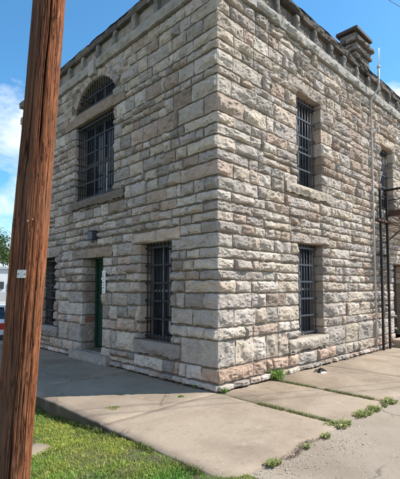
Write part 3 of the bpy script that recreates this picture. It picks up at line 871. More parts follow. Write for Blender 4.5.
# ------------------------------------------------------------------ ground
def slab(mb, x0, x1, y0, y1, z, th=.25, jit=.008, seed=0, corner=None, res=.12, slope=0.0, mat=0):
    nx = max(2, int((x1 - x0) / res)); ny = max(2, int((y1 - y0) / res))
    X, Y = np.meshgrid(np.linspace(x0, x1, nx + 1), np.linspace(y0, y1, ny + 1))
    if corner:
        cr = corner
        # round the (x0, y0) corner by pushing
        dx = np.maximum(x0 + cr - X, 0); dy = np.maximum(y0 + cr - Y, 0)
        dd = np.sqrt(dx * dx + dy * dy); k = np.where(dd > 1e-6, np.maximum(dx, dy) / np.maximum(dd, 1e-6), 1)
        X = np.where((dx > 0) & (dy > 0), x0 + cr - dx * k, X); Y = np.where((dx > 0) & (dy > 0), y0 + cr - dy * k, Y)
    pz = np.stack([X.ravel() * 1.1, Y.ravel() * 1.1, np.full(X.size, seed * 3.1)], 1)
    pe = np.stack([X.ravel() * 7, Y.ravel() * 7, np.full(X.size, seed * 1.7)], 1)
    Z = z + .008 * vnoise(pz, 1).reshape(X.shape) + .004 * vnoise(pe, 5).reshape(X.shape) + slope * (Y - y1)
    ed = np.zeros(X.shape); ed[0] = ed[-1] = 1; ed[:, 0] = ed[:, -1] = 1
    nzx = vnoise(pe * 1.3, 2).reshape(X.shape); nzy = vnoise(pe * 1.3, 3).reshape(X.shape)
    X = X + ed * nzx * jit; Y = Y + ed * nzy * jit
    Z = Z - ed * .010
    # chamfer ring
    idx = np.arange(X.size).reshape(X.shape)
    V = np.stack([X, Y, Z], -1).reshape(-1, 3)
    F = np.stack([idx[:-1, :-1], idx[:-1, 1:], idx[1:, 1:], idx[1:, :-1]], -1).reshape(-1, 4)
    ring = list(idx[0, :-1]) + list(idx[:-1, -1]) + list(idx[-1, :0:-1]) + list(idx[:0:-1, 0])
    n0 = len(V); nb = len(ring)
    c = np.array([(x0 + x1) / 2, (y0 + y1) / 2, 0])
    rv = V[ring].copy(); 
    V2 = rv.copy(); V2[:, 2] = z - th + 0 * V2[:, 2]
    out = V2[:, :2] - c[:2]
    mid = rv.copy(); mid[:, 2] -= .02
    nrm = np.zeros((nb, 2))
    for i, vi in enumerate(ring):
        iy, ix = divmod(vi, X.shape[1])
        if iy == 0: nrm[i, 1] -= 1
        if iy == X.shape[0] - 1: nrm[i, 1] += 1
        if ix == 0: nrm[i, 0] -= 1
        if ix == X.shape[1] - 1: nrm[i, 0] += 1
    mid[:, :2] += nrm * .010; V2[:, :2] += nrm * .012
    V = np.concatenate([V, mid, V2])
    k = np.arange(nb); k2 = (k + 1) % nb; ra = np.array(ring)
    F1 = np.stack([ra[k], n0 + k, n0 + k2, ra[k2]], 1); F2 = np.stack([n0 + k, n0 + nb + k, n0 + nb + k2, n0 + k2], 1)
    mb.add(V, F, mat, (.4, .4, .4), True); 
    mb.v.append(np.zeros((0, 3))); mb.c.append(np.zeros((0, 3)))
    base = mb.n - len(V)
    mb.f.extend((F1 + base).tolist()); mb.m.extend([mat] * nb); mb.sm.extend([True] * nb)
    mb.f.extend((F2 + base).tolist()); mb.m.extend([mat + 1] * nb); mb.sm.extend([False] * nb)
mb = MB()
slab(mb, -2.16, -.055, -2.14, -.03, 0, seed=1, corner=.28, jit=.018)
slab(mb, -2.16, .0, -.018, 2.4, 0, seed=2, jit=.016)
slab(mb, -2.16, .0, 2.412, 5.6, .002, seed=3, jit=.014)
slab(mb, -2.16, .0, 5.612, 9.0, .0, seed=4)
slab(mb, -.025, 1.375, -2.13, .02, -.006, seed=5, jit=.014)
slab(mb, 1.42, 3.3, -2.12, .02, .004, seed=6, jit=.016)
slab(mb, 3.33, 5.6, -2.14, .02, .0, seed=7, jit=.014)
slab(mb, 5.63, 9.0, -2.13, .02, -.004, seed=8)
slab(mb, 9.03, 14.0, -2.13, .02, 0, seed=9)
o = mb.build('pavement', [M_PAVE, M_KERB]); tag(o, kind='structure')
# driveway
def sheet(name, x0, x1, y0, y1, z, mat, res=.5, amp=.01, fz=None, freq=.8):
    mb = MB()
    nx = max(1, int((x1 - x0) / res)); ny = max(1, int((y1 - y0) / res))
    X, Y = np.meshgrid(np.linspace(x0, x1, nx + 1), np.linspace(y0, y1, ny + 1))
    Z = z + amp * fbm(np.stack([X.ravel() * freq, Y.ravel() * freq, X.ravel() * 0], 1), 3, 4).reshape(X.shape)
    if fz is not None: Z = Z + fz(X, Y)
    idx = np.arange(X.size).reshape(X.shape)
    F = np.stack([idx[:-1, :-1], idx[:-1, 1:], idx[1:, 1:], idx[1:, :-1]], -1).reshape(-1, 4)
    mb.add(np.stack([X, Y, Z], -1).reshape(-1, 3), F, 0, (.3, .3, .3), True)
    o = mb.build(name, [mat]); tag(o, kind='structure'); return o
sheet('driveway', -1.95, 40, -40, .1, -.028, M_DRIVE, .25, .012)
def lawn_z(X, Y):
    z = -.02 - .19 * sstep(-1.2, 1.6, Y) - .35 * sstep(3, 9, Y)
    return z - .02 * np.clip(-2.2 - X, 0, 6)
LX0, LX1, LY0, LY1 = -9.0, -1.9, -12.0, 9.2
sheet('lawn_ground', LX0, LX1, LY0, LY1, -.012, M_SOIL, .1, .018, lawn_z, 2.5)
sheet('lot', -60, 60, 8.9, 130, -.45, M_LOT, 6, .0)
mb = MB(); mb.quad((-3000, -3000, -1.0), (3000, -3000, -1.0), (3000, 3000, -1.0), (-3000, 3000, -1.0)); o = mb.build('ground', [M_FIELD]); tag(o, kind='structure')
# soil under the slab joints
mb = MB(); mb.quad((-2.1, -2.1, -.035), (14, -2.1, -.035), (14, .05, -.035), (-2.1, .05, -.035)); mb.quad((-2.1, .05, -.035), (.05, .05, -.035), (.05, 8.98, -.035), (-2.1, 8.98, -.035))
o = mb.build('joint_soil', [M_SOIL]); tag(o, kind='structure')

# ------------------------------------------------------------------ grass
GC = np.array([(.085, .125, .022), (.12, .15, .03), (.16, .165, .05), (.06, .10, .02), (.22, .19, .085), (.10, .15, .025)])
def blades(mb, P, hmin, hmax, w, r, lean=.6, cols=GC * 1.0, pw=None, shade=None):
    n = len(P)
    h = r.uniform(hmin, hmax, n); an = r.uniform(0, 2 * np.pi, n); ln = r.uniform(.15, lean, n) * h
    dx, dy = np.cos(an), np.sin(an); ww = w * r.uniform(.6, 1.3, n)
    az = an + r.uniform(.9, 2.2, n); wx, wy = np.cos(az) * ww, np.sin(az) * ww
    Z0 = P[:, 2] - .006
    v0 = np.stack([P[:, 0] - wx, P[:, 1] - wy, Z0], 1); v1 = np.stack([P[:, 0] + wx, P[:, 1] + wy, Z0], 1)
    mx, my = P[:, 0] + dx * ln * .4, P[:, 1] + dy * ln * .4
    v2 = np.stack([mx + wx * .8, my + wy * .8, Z0 + h * .6], 1); v3 = np.stack([mx - wx * .8, my - wy * .8, Z0 + h * .6], 1)
    v4 = np.stack([P[:, 0] + dx * ln, P[:, 1] + dy * ln, Z0 + h * r.uniform(.75, 1, n)], 1)
    V = np.stack([v0, v1, v2, v3, v4], 1).reshape(-1, 3)
    b = np.arange(n)[:, None] * 5
    c = cols[r.choice(len(cols), n, p=pw)] * r.uniform(.75, 1.25, (n, 1))
    if shade is not None: c = c * shade[:, None] if shade.ndim == 1 else c * shade
    C = np.repeat(c, 5, 0)
    base = mb.n
    mb.v.append(V); mb.c.append(C); mb.n += len(V)
    q = (b + np.array([[0, 1, 2, 3]]) + base).tolist(); t = (b + np.array([[3, 2, 4]]) + base).tolist()
    mb.f.extend(q); mb.f.extend(t); mb.m.extend([0] * (2 * n)); mb.sm.extend([True] * (2 * n))
def lawn_h(x, y):
    return -.012 + lawn_z(x, y)
r = np.random.RandomState(61)
mb = MB()
def grass_region(x0, x1, y0, y1, dens, hs, w):
    n = int((x1 - x0) * (y1 - y0) * dens)
    x = r.uniform(x0, x1, n); y = r.uniform(y0, y1, n)
    cl = fbm(np.stack([x * 2.3, y * 2.3, x * 0], 1), 3, 30); c2 = fbm(np.stack([x * 7, y * 7, x * 0 + 4], 1), 2, 31)
    edge = sstep(-2.13, -2.6, x)
    keep = r.rand(n) < np.clip(.60 + .8 * cl + .6 * c2, .07, 1)
    # kerb line / driveway edge
    lim = np.where(y > -1.95, -2.185, -1.98 + .10 * vnoise(np.stack([y * 5, y * 0, y * 0], 1), 2))
    keep &= x < lim
    x, y, cl, c2 = x[keep], y[keep], cl[keep], c2[keep]
    yel = np.clip(.5 + 1.7 * fbm(np.stack([x * 1.6, y * 1.6, x * 0 + 9], 1), 3, 33), 0, 1)[:, None]
    tint = (1 - yel) * np.array([.48, .92, .5]) + yel * np.array([1.25, 1.17, .95])
    P_ = np.stack([x, y, lawn_h(x, y)], 1)
    blades(mb, P_, hs[0], hs[1], w, r, 1.3, shade=np.array([1.95, 1.95, 1.7]) * tint * (1 + .25 * c2[:, None]))
grass_region(-3.9, -1.88, -3.2, 2.2, 21000, (.010, .042), .0027)
grass_region(-9, -3.9, -6, 6, 500, (.03, .07), .008)
grass_region(-3.9, -1.88, 2.2, 9, 1500, (.03, .07), .006)
# taller fringe along the kerb
n = 1800; y = r.uniform(-1.9, 2.4, n); x = -2.19 - np.abs(r.normal(0, .035, n)); k_ = fbm(np.stack([y * 3, y * 0, y * 0], 1), 2, 3) > -.15
blades(mb, np.stack([x, y, lawn_h(x, y)], 1)[k_], .04, .10, .0035, r, .8)
# clover and broad leaves low in the turf
n = 9000; x = r.uniform(-3.6, -2.2, n); y = r.uniform(-2.6, 1.6, n); k_ = fbm(np.stack([x * 2.1, y * 2.1, x * 0 + 3], 1), 2, 8) > .1
blades(mb, np.stack([x, y, lawn_h(x, y)], 1)[k_], .012, .03, .008, r, 1.6, np.array([(.07, .13, .025), (.10, .16, .035)]))
n = 14000; x = r.uniform(-3.7, -1.95, n); y = r.uniform(-2.9, 1.9, n)
k_ = (fbm(np.stack([x * 1.9, y * 1.9, x * 0 + 21], 1), 3, 12) > .12) & (x < np.where(y > -1.95, -2.18, -2.0))
blades(mb, np.stack([x, y, lawn_h(x, y)], 1)[k_], .006, .018, .0022, r, 3.5, np.array([(.34, .28, .15), (.26, .21, .11), (.2, .16, .08)]))
n = 900; x = r.uniform(-3.5, -2.25, n); y = r.uniform(-2.6, 1.6, n); k_ = fbm(np.stack([x * 1.4, y * 1.4, x * 0 + 2], 1), 2, 18) > -.05
blades(mb, np.stack([x, y, lawn_h(x, y)], 1)[k_], .05, .10, .003, r, 1.0, np.array([(.20, .26, .07), (.3, .3, .12)]))
o = mb.build('grass', [M_LEAF]); tag(o, 'short patchy sunlit grass between the pole and the kerb', 'grass', kind='stuff')

# grass and moss growing in the joints : one strip per joint
def joint_strip(name, p0, p1, n, wd, label, hs=(.015, .05), gate=-.1, seed=0):
    rr = np.random.RandomState(seed); t = rr.rand(n)
    g = fbm(np.stack([t * 14, t * 0, t * 0 + seed], 1), 2, seed) > gate
    t = t[g]; p0 = np.array(p0); p1 = np.array(p1); d_ = (p1 - p0) / np.linalg.norm(p1 - p0); nn = np.array([-d_[1], d_[0]])
    P2 = p0 + t[:, None] * (p1 - p0) + nn * rr.normal(0, wd, len(t))[:, None]
    mb = MB(); blades(mb, np.column_stack([P2, np.full(len(t), -.008)]), hs[0], hs[1], .003, rr, 1.2, np.array([(.17, .21, .06), (.26, .24, .10), (.13, .19, .05), (.32, .27, .15)]))
    o = mb.build(name, [M_LEAF]); tag(o, label, 'grass', kind='stuff')
joint_strip('joint_grass', (1.397, .0), (1.397, -2.15), 2600, .016, 'thin line of grass in the pavement joint right of the corner', gate=-.55, seed=3)
joint_strip('joint_grass', (-.04, -.85), (-.04, -2.2), 2200, .018, 'line of grass in the pavement joint that starts at the corner', gate=-.6, seed=5)
joint_strip('joint_grass', (-.04, -.1), (-.04, -1.3), 500, .006, 'sparse dry grass in the crack below the building corner', (.005, .018), -.3, seed=6)

# weeds : tufts with blades and leaves
def weed(pos, rad, n, h, seed, label, cols=None, group='weeds in the pavement'):
    rr = np.random.RandomState(seed); mb = MB()
    a = rr.uniform(0, 2 * np.pi, n); q = rad * np.sqrt(rr.rand(n)) * (.6 + .4 * np.sin(a * 3 + seed))
    P_ = np.stack([np.cos(a) * q, np.sin(a) * q, np.zeros(n)], 1)
    cols = np.array([(.16, .30, .05), (.21, .34, .07), (.11, .22, .04), (.27, .34, .10)]) if cols is None else cols
    blades(mb, P_, h * .4, h, .0055, rr, 1.1, cols)
    m = n // 3
    a = rr.uniform(0, 2 * np.pi, m); q = rad * .9 * np.sqrt(rr.rand(m)); P_ = np.stack([np.cos(a) * q, np.sin(a) * q, rr.uniform(.0, h * .6, m)], 1)
    blades(mb, P_, h * .15, h * .35, .011, rr, 2.2, cols)
    o = mb.build('weed', [M_LEAF]); o.location = pos
    if pos[1] < -1.5: o.scale = (1.25, .75, .62); o.rotation_euler = (0, 0, rr.uniform(-.3, .3))
    return tag(o, label, 'weed', group)
G1 = np.array([(.20, .25, .07), (.29, .30, .10), (.36, .32, .15), (.14, .20, .05)])
weed((1.50, -.05, .0), .23, 460, .23, 1, 'bright green weed clump against the base of the sunlit wall')
weed((1.80, -.03, .0), .06, 110, .07, 12, 'low weed sprigs just right of the wall clump')
weed((.06, -.09, .0), .07, 110, .10, 2, 'small green weed at the foot of the building corner')
weed((-.02, -2.15, -.015), .14, 420, .10, 3, 'grass tuft where the corner joint meets the driveway', G1)
weed((-.14, -2.03, -.012), .09, 200, .06, 33, 'low grass patch on the corner joint just behind its end tuft', G1)
weed((.55, -2.14, -.015), .15, 380, .11, 4, 'thick grass tuft on the pavement edge in the middle of the right slab', G1)
weed((.86, -2.16, -.015), .13, 340, .12, 5, 'tall grass tuft on the pavement edge right of the thickest tuft', G1)
weed((1.42, -2.16, -.015), .15, 360, .11, 6, 'grass tuft where the second joint meets the driveway', G1)
weed((1.2, -2.2, -.015), .06, 90, .06, 66, 'tiny grass tuft beside the second joint end', G1)
weed((-.52, -2.19, -.015), .08, 170, .07, 7, 'small pale grass tuft on the pavement edge near the corner slab', G1)
weed((-.95, -2.2, -.015), .06, 130, .05, 8, 'tiny grass tuft on the pavement edge next to dry litter', G1)
weed((-1.56, -2.2, -.015), .09, 190, .08, 9, 'green weed near the rounded pavement corner', G1)
weed((-.62, .22, .0), .05, 130, .03, 10, 'flat bright weed on the pavement at the shadow edge')
weed((-1.72, .42, .0), .11, 420, .03, 14, 'flat yellowish weed patch on the pavement near the kerb', np.array([(.28, .31, .10), (.34, .31, .15)]))
weed((-.1, .45, .0), .04, 90, .08, 15, 'small weed in shade at the foot of the wall left of the corner')

# pebbles, crumbs and dry litter along the pavement edge
def pebbles(name, pts, smin, smax, seed, label, cols):
    rr = np.random.RandomState(seed); mb = MB()
    ico = np.array([(1, 0, 0), (-1, 0, 0), (0, 1, 0), (0, -1, 0), (0, 0, 1), (0, 0, -1)], float)
    F = np.array([[0, 2, 4], [2, 1, 4], [1, 3, 4], [3, 0, 4], [2, 0, 5], [1, 2, 5], [3, 1, 5], [0, 3, 5]])
    for p in pts:
        s_ = rr.uniform(smin, smax) * (2.4 if rr.rand() < .04 else 1)
        v = ico * rr.uniform(.6, 1.3, (6, 1)) * s_ * np.array([1, rr.uniform(.6, 1), .6])
        a = rr.uniform(0, 6.28); c, s2 = math.cos(a), math.sin(a)
        v = v @ np.array([[c, -s2, 0], [s2, c, 0], [0, 0, 1]]).T
        mb.add(v + np.array(p), F, 0, np.array(cols[rr.randint(len(cols))]) * rr.uniform(.7, 1.25))
    o = mb.build(name, [M_VCOL]); tag(o, label, 'gravel', kind='stuff')
rr = np.random.RandomState(8)
n = 2000
x = rr.uniform(-1.9, 6, n); y = -2.2 - np.abs(rr.normal(0, .22, n)) + .06 * rr.normal(size=n)
n2 = 1100; x2 = rr.uniform(-2.1, 3.5, n2); y2 = rr.uniform(-4.2, -2.2, n2)
X = np.concatenate([x, x2]); Y = np.concatenate([y, y2])
pebbles('gravel', np.stack([X, Y, np.full(len(X), -.024)], 1), .003, .009, 2, 'loose pale gravel scattered on the driveway along the pavement edge', [(.44, .38, .31), (.34, .28, .22), (.5, .45, .38), (.24, .2, .16)])
n = 420; x = rr.normal(-1.05, .22, n); y = -2.17 - .02 * rr.normal(size=n) - .05 * np.sin(x * 9)
mb = MB(); blades(mb, np.stack([x, y, np.full(n, -.012)], 1), .008, .02, .005, rr, 3.0, np.array([(.26, .20, .15), (.33, .26, .2), (.17, .13, .10)]))
o = mb.build('dry_litter', [M_LEAF]); tag(o, 'streak of brown dry plant litter along the pavement edge', 'litter', kind='stuff')
# dirt line at the foot of the wall
n = 900; x = rr.uniform(1.4, 7.5, n); y = -.09 - np.abs(rr.normal(0, .05, n))
pebbles('wall_foot_crumbs', np.stack([x, y, np.full(n, .004)], 1), .003, .01, 9, 'fallen crumbs of stone along the foot of the sunlit wall', [(.35, .28, .2), (.22, .17, .12), (.45, .4, .34)])

n = 700; y = rr.uniform(.1, 6.5, n); x = -.09 - np.abs(rr.normal(0, .05, n))
pebbles('wall_foot_crumbs', np.stack([x, y, np.full(n, .004)], 1), .003, .012, 19, 'dark crumbs of stone and soil along the foot of the shaded wall', [(.16, .13, .10), (.10, .08, .06), (.3, .26, .22)])
# crumpled scrap at the wall
T = empty('litter_scrap', (2.62, -.38, 0)); tag(T, 'crumpled dark scrap with a white edge lying on the pavement by the sunlit wall', 'litter')
def crumple(sx, sy, sz, seed):
    n = 12; U, V_ = np.meshgrid(np.linspace(-1, 1, n), np.linspace(-1, 1, n))
    p = np.stack([U.ravel() * 2.2, V_.ravel() * 2.2, np.full(U.size, seed)], 1)
    Z = (1 - np.maximum(U ** 2, V_ ** 2)) * .7 + .35 * vnoise(p * 1.3, seed).reshape(U.shape)
    x = U * sx + .3 * sx * vnoise(p, seed + 1).reshape(U.shape); y = V_ * sy + .3 * sy * vnoise(p, seed + 2).reshape(U.shape)
    idx = np.arange(n * n).reshape(n, n); F = np.stack([idx[:-1, :-1], idx[:-1, 1:], idx[1:, 1:], idx[1:, :-1]], -1).reshape(-1, 4)
    return np.stack([x, y, np.maximum(Z, 0) * sz], -1).reshape(-1, 3), F
v, F = crumple(.13, .10, .10, 3); mb = MB(); mb.add(v, F, 0, (.05, .04, .035)); o = mb.build('dark_piece', [mat_simple('dark_scrap', (.05, .038, .03), .8, 0, .4, 30)]); o.parent = T
v, F = crumple(.07, .035, .05, 5); mb = MB(); mb.add(v + np.array([-.07, -.10, 0]), F, 0, (.7, .7, .7)); o = mb.build('white_piece', [M_WHITE]); o.parent = T

# flat stone in the grass
mb = MB(); slab(mb, -.16, .16, -.13, .13, .0, .07, .03, 12, None, .05)
o = mb.build('stepping_stone', [M_PAVE, M_PAVE]); o.location = (-2.98, .0, -.088); o.rotation_euler = (0, .03, .5)
tag(o, 'flat grey stone sunk in the grass beside the pole', 'stone')

# ------------------------------------------------------------------ utility pole
nth, nz_ = 340, 460
base = np.array((-3.632, -1.045, -.2)); top = np.array((-3.632 + .0177 * 9.7, -1.045 - .0955 * 9.7, 9.5))
t = np.linspace(0, 1, nz_ + 1) ** 1.6; th = np.linspace(0, 2 * np.pi, nth, endpoint=False)
TH, TT = np.meshgrid(th, t)
z = base[2] + TT * (top[2] - base[2])
rad = .925 * np.interp(z, [-.2, .14, 1.3, 2.2, 3.1, 4.1, 9.5], [.160, .155, .150, .148, .137, .131, .112])
cx_, sy_ = np.cos(TH), np.sin(TH)
q = np.stack([cx_.ravel() * 9, sy_.ravel() * 9, z.ravel() * .55], 1)
q2 = np.stack([cx_.ravel() * 22, sy_.ravel() * 22, z.ravel() * 1.6], 1)
g = vnoise(q, 41).reshape(TH.shape); g2 = vnoise(q2, 42).reshape(TH.shape)
crack = np.exp(-(g / .085) ** 2) * sstep(-.1, .35, vnoise(np.stack([cx_.ravel() * 2, sy_.ravel() * 2, z.ravel() * .9], 1), 43).reshape(TH.shape))
crack2 = np.exp(-(g2 / .10) ** 2) * sstep(.0, .4, vnoise(np.stack([cx_.ravel() * 3, sy_.ravel() * 3, z.ravel() * 2.2 + 9], 1), 44).reshape(TH.shape))
# one long deep check as in the photograph: faces the viewer, right of centre, upper half
view = math.atan2(-4.58 + 1.25, -4.89 + 3.58)
def chk(off, z0, z1, w, dpt):
    c = view + off + .05 * np.sin(z * 2.1) + .03 * np.sin(z * 7)
    d_ = np.angle(np.exp(1j * (TH - c)))
    env = sstep(z0, z0 + .25, z) * (1 - sstep(z1 - .4, z1, z))
    return dpt * np.exp(-(d_ / w) ** 2) * env
ck = chk(.10, 2.75, 9.4, .035, .035) + chk(-.55, 1.0, 3.4, .025, .014) + chk(.55, .3, 2.2, .022, .012) + chk(-.15, .2, 2.3, .02, .012) + chk(.8, 2.2, 5, .02, .01)
g3 = vnoise(np.stack([cx_.ravel() * 15, sy_.ravel() * 15, z.ravel() * .9 + 31], 1), 51).reshape(TH.shape)
crack3 = np.exp(-(g3 / .055) ** 2) * sstep(-.05, .3, vnoise(np.stack([cx_.ravel() * 3, sy_.ravel() * 3, z.ravel() * 1.6 + 3], 1), 52).reshape(TH.shape))
rough_ = .006 * vnoise(q * [.35, .35, 1], 45).reshape(TH.shape) + .0022 * vnoise(q2 * [1, 1, .6], 46).reshape(TH.shape)
rr_ = rad + rough_ - .010 * crack - .005 * crack2 - .007 * crack3 - ck
X = base[0] + (top[0] - base[0]) * TT + rr_ * cx_; Y = base[1] + (top[1] - base[1]) * TT + rr_ * sy_
cr = np.clip(.85 * crack + .6 * crack2 + .55 * crack3 + ck * 45, 0, 1)
# grey weathering on the left flank, with that side's shade painted into the colour
dl = np.angle(np.exp(1j * (TH - (view - .95))))
wz_ = np.clip(np.exp(-(dl / .85) ** 2) * (.75 + .5 * vnoise(q * [.3, .3, 1], 47).reshape(TH.shape)), 0, 1)
C_ = np.stack([cr, wz_, cr * 0], -1).reshape(-1, 3)
idx = np.arange(TH.size).reshape(TH.shape); i2 = np.roll(idx, -1, 1)
F = np.stack([idx[:-1], i2[:-1], i2[1:], idx[1:]], -1).reshape(-1, 4)
mb = MB(); mb.add(np.stack([X, Y, z], -1).reshape(-1, 3), F, 0, C_, True)
mb.f.append(idx[-1].tolist()); mb.m.append(0); mb.sm.append(False)
UP = mb.build('utility_pole', [M_POLE]); tag(UP, 'leaning reddish brown weathered wooden pole standing in the grass', 'utility pole')
# tag plate
def pole_pt(off, zz, out):
    k = (zz - base[2]) / (top[2] - base[2]); rd = .925 * np.interp(zz, [-.2, .14, 1.3, 2.2, 3.1, 4.1, 9.5], [.160, .155, .150, .148, .137, .131, .112])
    c = base + (top - base) * k
    return Vector((c[0] + (rd + out) * math.cos(view + off), c[1] + (rd + out) * math.sin(view + off), zz))
mb = MB(); K = 7; offs = np.linspace(-.52, -.06, K); VV = []; FF = []
for o_ in offs:
    VV += [pole_pt(o_, 1.775, .010), pole_pt(o_, 1.838, .010)]
for i in range(K - 1): FF.append([2 * i, 2 * i + 2, 2 * i + 3, 2 * i + 1])
for o_ in offs:
    VV += [pole_pt(o_, 1.775, .006), pole_pt(o_, 1.838, .006)]
m = 2 * K
FF += [[m + 2 * i, m + 2 * i + 1, m + 2 * i + 3, m + 2 * i + 2] for i in range(K - 1)] + [[2 * i, m + 2 * i, m + 2 * i + 2, 2 * i + 2] for i in range(K - 1)]
FF += [[2 * i + 1, 2 * i + 3, m + 2 * i + 3, m + 2 * i + 1] for i in range(K - 1)] + [[0, 1, m + 1, m], [m - 2, 2 * m - 2, 2 * m - 1, m - 1]]
mb.add([tuple(p) for p in VV], FF)
mb.build('tag_plate', [M_TAG], UP)
for o_ in (-.45, -.12):
    p = pole_pt(o_, 1.806, .008); p2 = pole_pt(o_, 1.806, .015)
    mb = MB(); mb.tube([p, p2], .005, 8); mb.build('nail', [M_BAR], UP)
for (o_, zz) in ((-.2, 2.22), (.05, 2.235)):
    p = pole_pt(o_, zz, -.004); p2 = pole_pt(o_, zz, .009)
    mb = MB(); mb.tube([p, p2], .004, 8); mb.build('nail', [M_TAG], UP)

# ------------------------------------------------------------------ overhead wires (real, they cast thin shadows on the pavement)
SUN_EL, SAZ = 50.0, np.array((.783, -.622))
SAZ = SAZ / np.linalg.norm(SAZ)
def wire(p, d, half, rad, label, sag=.5):
    mb = MB(); p = np.array(p); d = np.array(d) / np.linalg.norm(d)
    pts = []
    for s_ in np.linspace(-1, 1, 41):
        w = p + d * half * s_; w = w + np.array([0, 0, sag * (s_ * s_)])
        pts.append(tuple(w))
    mb.tube(pts, rad, 6, caps=False)
    o = mb.build('overhead_wire', [M_BLKIRON]); return tag(o, label, 'wire', 'overhead wires')
wire((5.85, -.72, 9.3), (.973, -.23, 0), 24, .006, 'thin dark overhead wire crossing the top right of the sky', .25)
g1 = np.array((.94, -.876)); 
for i, off in enumerate((0.0, .34)):
    hgt = 8.2 + .25 * i
    pp = g1 + np.array((0, -off)) + SAZ * hgt / math.tan(R(SUN_EL))
    wire((pp[0], pp[1], hgt), (.892, -.452, 0), 16, .010, 'thin overhead wire out of view whose shadow crosses the pavement', .0)

# ------------------------------------------------------------------ background : car, far building, trees
def car(loc, rz):
    c = empty('parked_car', loc); c.rotation_euler = (0, 0, rz)
    tag(c, 'white car with a red tail lamp parked beyond the pole', 'car')
    paint = mat_simple('white_car_paint', (.75, .76, .78), .25, 0, .03, 2); gl = M_GLASS
    tire = mat_simple('tyre_rubber', (.02, .02, .02), .8, 0, .2, 20); rim = mat_simple('wheel_rim', (.4, .4, .42), .35, .8, .1, 20)
    red = mat_simple('red_tail_lens', (.45, .012, .012), .25, 0, .1, 20); blk = mat_simple('black_trim', (.02, .02, .022), .6, 0, .1, 20)
    # body : profile in x (length) lofted over half widths.  rear is -x
    prof = [(-2.25, .42, .80), (-2.27, .62, .84), (-2.22, .95, .83), (-2.05, 1.02, .82), (-1.4, 1.03, .84), (.75, 1.0, .85), (1.5, .92, .83), (2.05, .78, .76), (2.22, .55, .70), (2.2, .30, .68)]
    mb = MB(); 
    xs = np.array([p[0] for p in prof])
    def section(x, ztop, hw, zb=.28):
        return [(x, -hw * .92, zb), (x, -hw, zb + .18), (x, -hw, ztop - .14), (x, -hw * .93, ztop - .03), (x, -hw * .6, ztop), (x, hw * .6, ztop), (x, hw * .93, ztop - .03), (x, hw, ztop - .14), (x, hw, zb + .18), (x, hw * .92, zb)]
    secs = [section(-2.26, .80, .78, .36), section(-2.2, 1.0, .84, .28), section(-1.95, 1.04, .87), section(-1.2, 1.02, .89), section(0, .99, .9), section(.9, .97, .89), section(1.6, .88, .86), section(2.05, .76, .78), section(2.24, .6, .66, .32)]
    V = [p for s_ in secs for p in s_]; K = 10; F = []
    for i in range(len(secs) - 1):
        for j in range(K):
            F.append([i * K + j, i * K + (j + 1) % K, (i + 1) * K + (j + 1) % K, (i + 1) * K + j])
    F.append(list(range(K))[::-1]); F.append([(len(secs) - 1) * K + j for j in range(K)])
    mb.add(V, F, 0, (.7, .7, .7), True); mb.build('body', [paint], c, fix=True)
    cab = [[(-1.75, .78, .99), (-1.15, .62, 1.42)], [(-.1, .80, .98), (-.1, .64, 1.46)], [(1.15, .78, .95), (.35, .62, 1.42)]]
    mb = MB(); V = []
    for a, b in cab:
        V += [(a[0], -a[1], a[2]), (b[0], -b[1], b[2]), (b[0], b[1], b[2]), (a[0], a[1], a[2])]
    F = []
    for i in range(2):
        for j in range(3): F.append([i * 4 + j, i * 4 + j + 1, (i + 1) * 4 + j + 1, (i + 1) * 4 + j])
    F += [[3, 2, 1, 0], [8, 9, 10, 11]]
    mb.add(V, F); mb.build('glasshouse', [gl], c, fix=True)
    mb = MB(); mb.box((-1.22, -.64, 1.415), (.40, .64, 1.475), bev=.03)
    for s_ in (-1, 1):
        mb.tube([(-1.78, s_ * .79, .98), (-1.15, s_ * .635, 1.43)], .045, 6); mb.tube([(1.17, s_ * .79, .95), (.35, s_ * .635, 1.43)], .035, 6); mb.tube([(-.1, s_ * .81, .98), (-.1, s_ * .65, 1.45)], .03, 6)
    mb.build('roof', [paint], c)
    for s_ in (-1, 1):
        mb = MB(); mb.box((-2.285, s_ * .68 - .15, .70), (-2.10, s_ * .68 + .15, .92), bev=.03); mb.build('tail_lamp', [red], c)
        mb = MB(); mb.box((2.0, s_ * .6 - .16, .58), (2.22, s_ * .6 + .16, .72), bev=.03); mb.build('headlight', [M_TAG], c)
    mb = MB(); mb.box((-2.33, -.8, .34), (-2.2, .8, .52), bev=.04); mb.build('bumper', [blk], c)
    for x in (-1.35, 1.4):
        for s_ in (-1, 1):
            mb = MB(); mb.tube([(x, s_ * .72, .32), (x, s_ * .91, .32)], .32, 22); w = mb.build('wheel', [tire], c)
            mb = MB(); mb.tube([(x, s_ * .90, .32), (x, s_ * .925, .32)], .2, 16); mb.build('rim', [rim], w)
    return c
car((.30, 12.55, -.45), R(68))

H = empty('low_building', (10, 62, -.7)); tag(H, 'long low white building with a flat roof beyond the parked car', 'building')
mw = mat_simple('white_cladding', (.42, .43, .44), .6, 0, .06, .5); mg = mat_simple('grey_plinth', (.27, .275, .28), .7, 0, .1, .5)
def hb(mb, name, m): return child_at(mb.build(name, [m]), H)
mb = MB(); mb.box((-30, 62, 1.0), (26, 74, 4.6)); hb(mb, 'wall', mw)
mb = MB(); mb.box((-30.05, 61.9, -.7), (26.05, 74.05, 1.0)); hb(mb, 'plinth', mg)
mb = MB(); mb.box((-30.4, 61.6, 4.6), (26.4, 74.4, 4.95)); hb(mb, 'roof', mat_simple('grey_roof_edge', (.28, .29, .30), .6, 0, .1, 1))

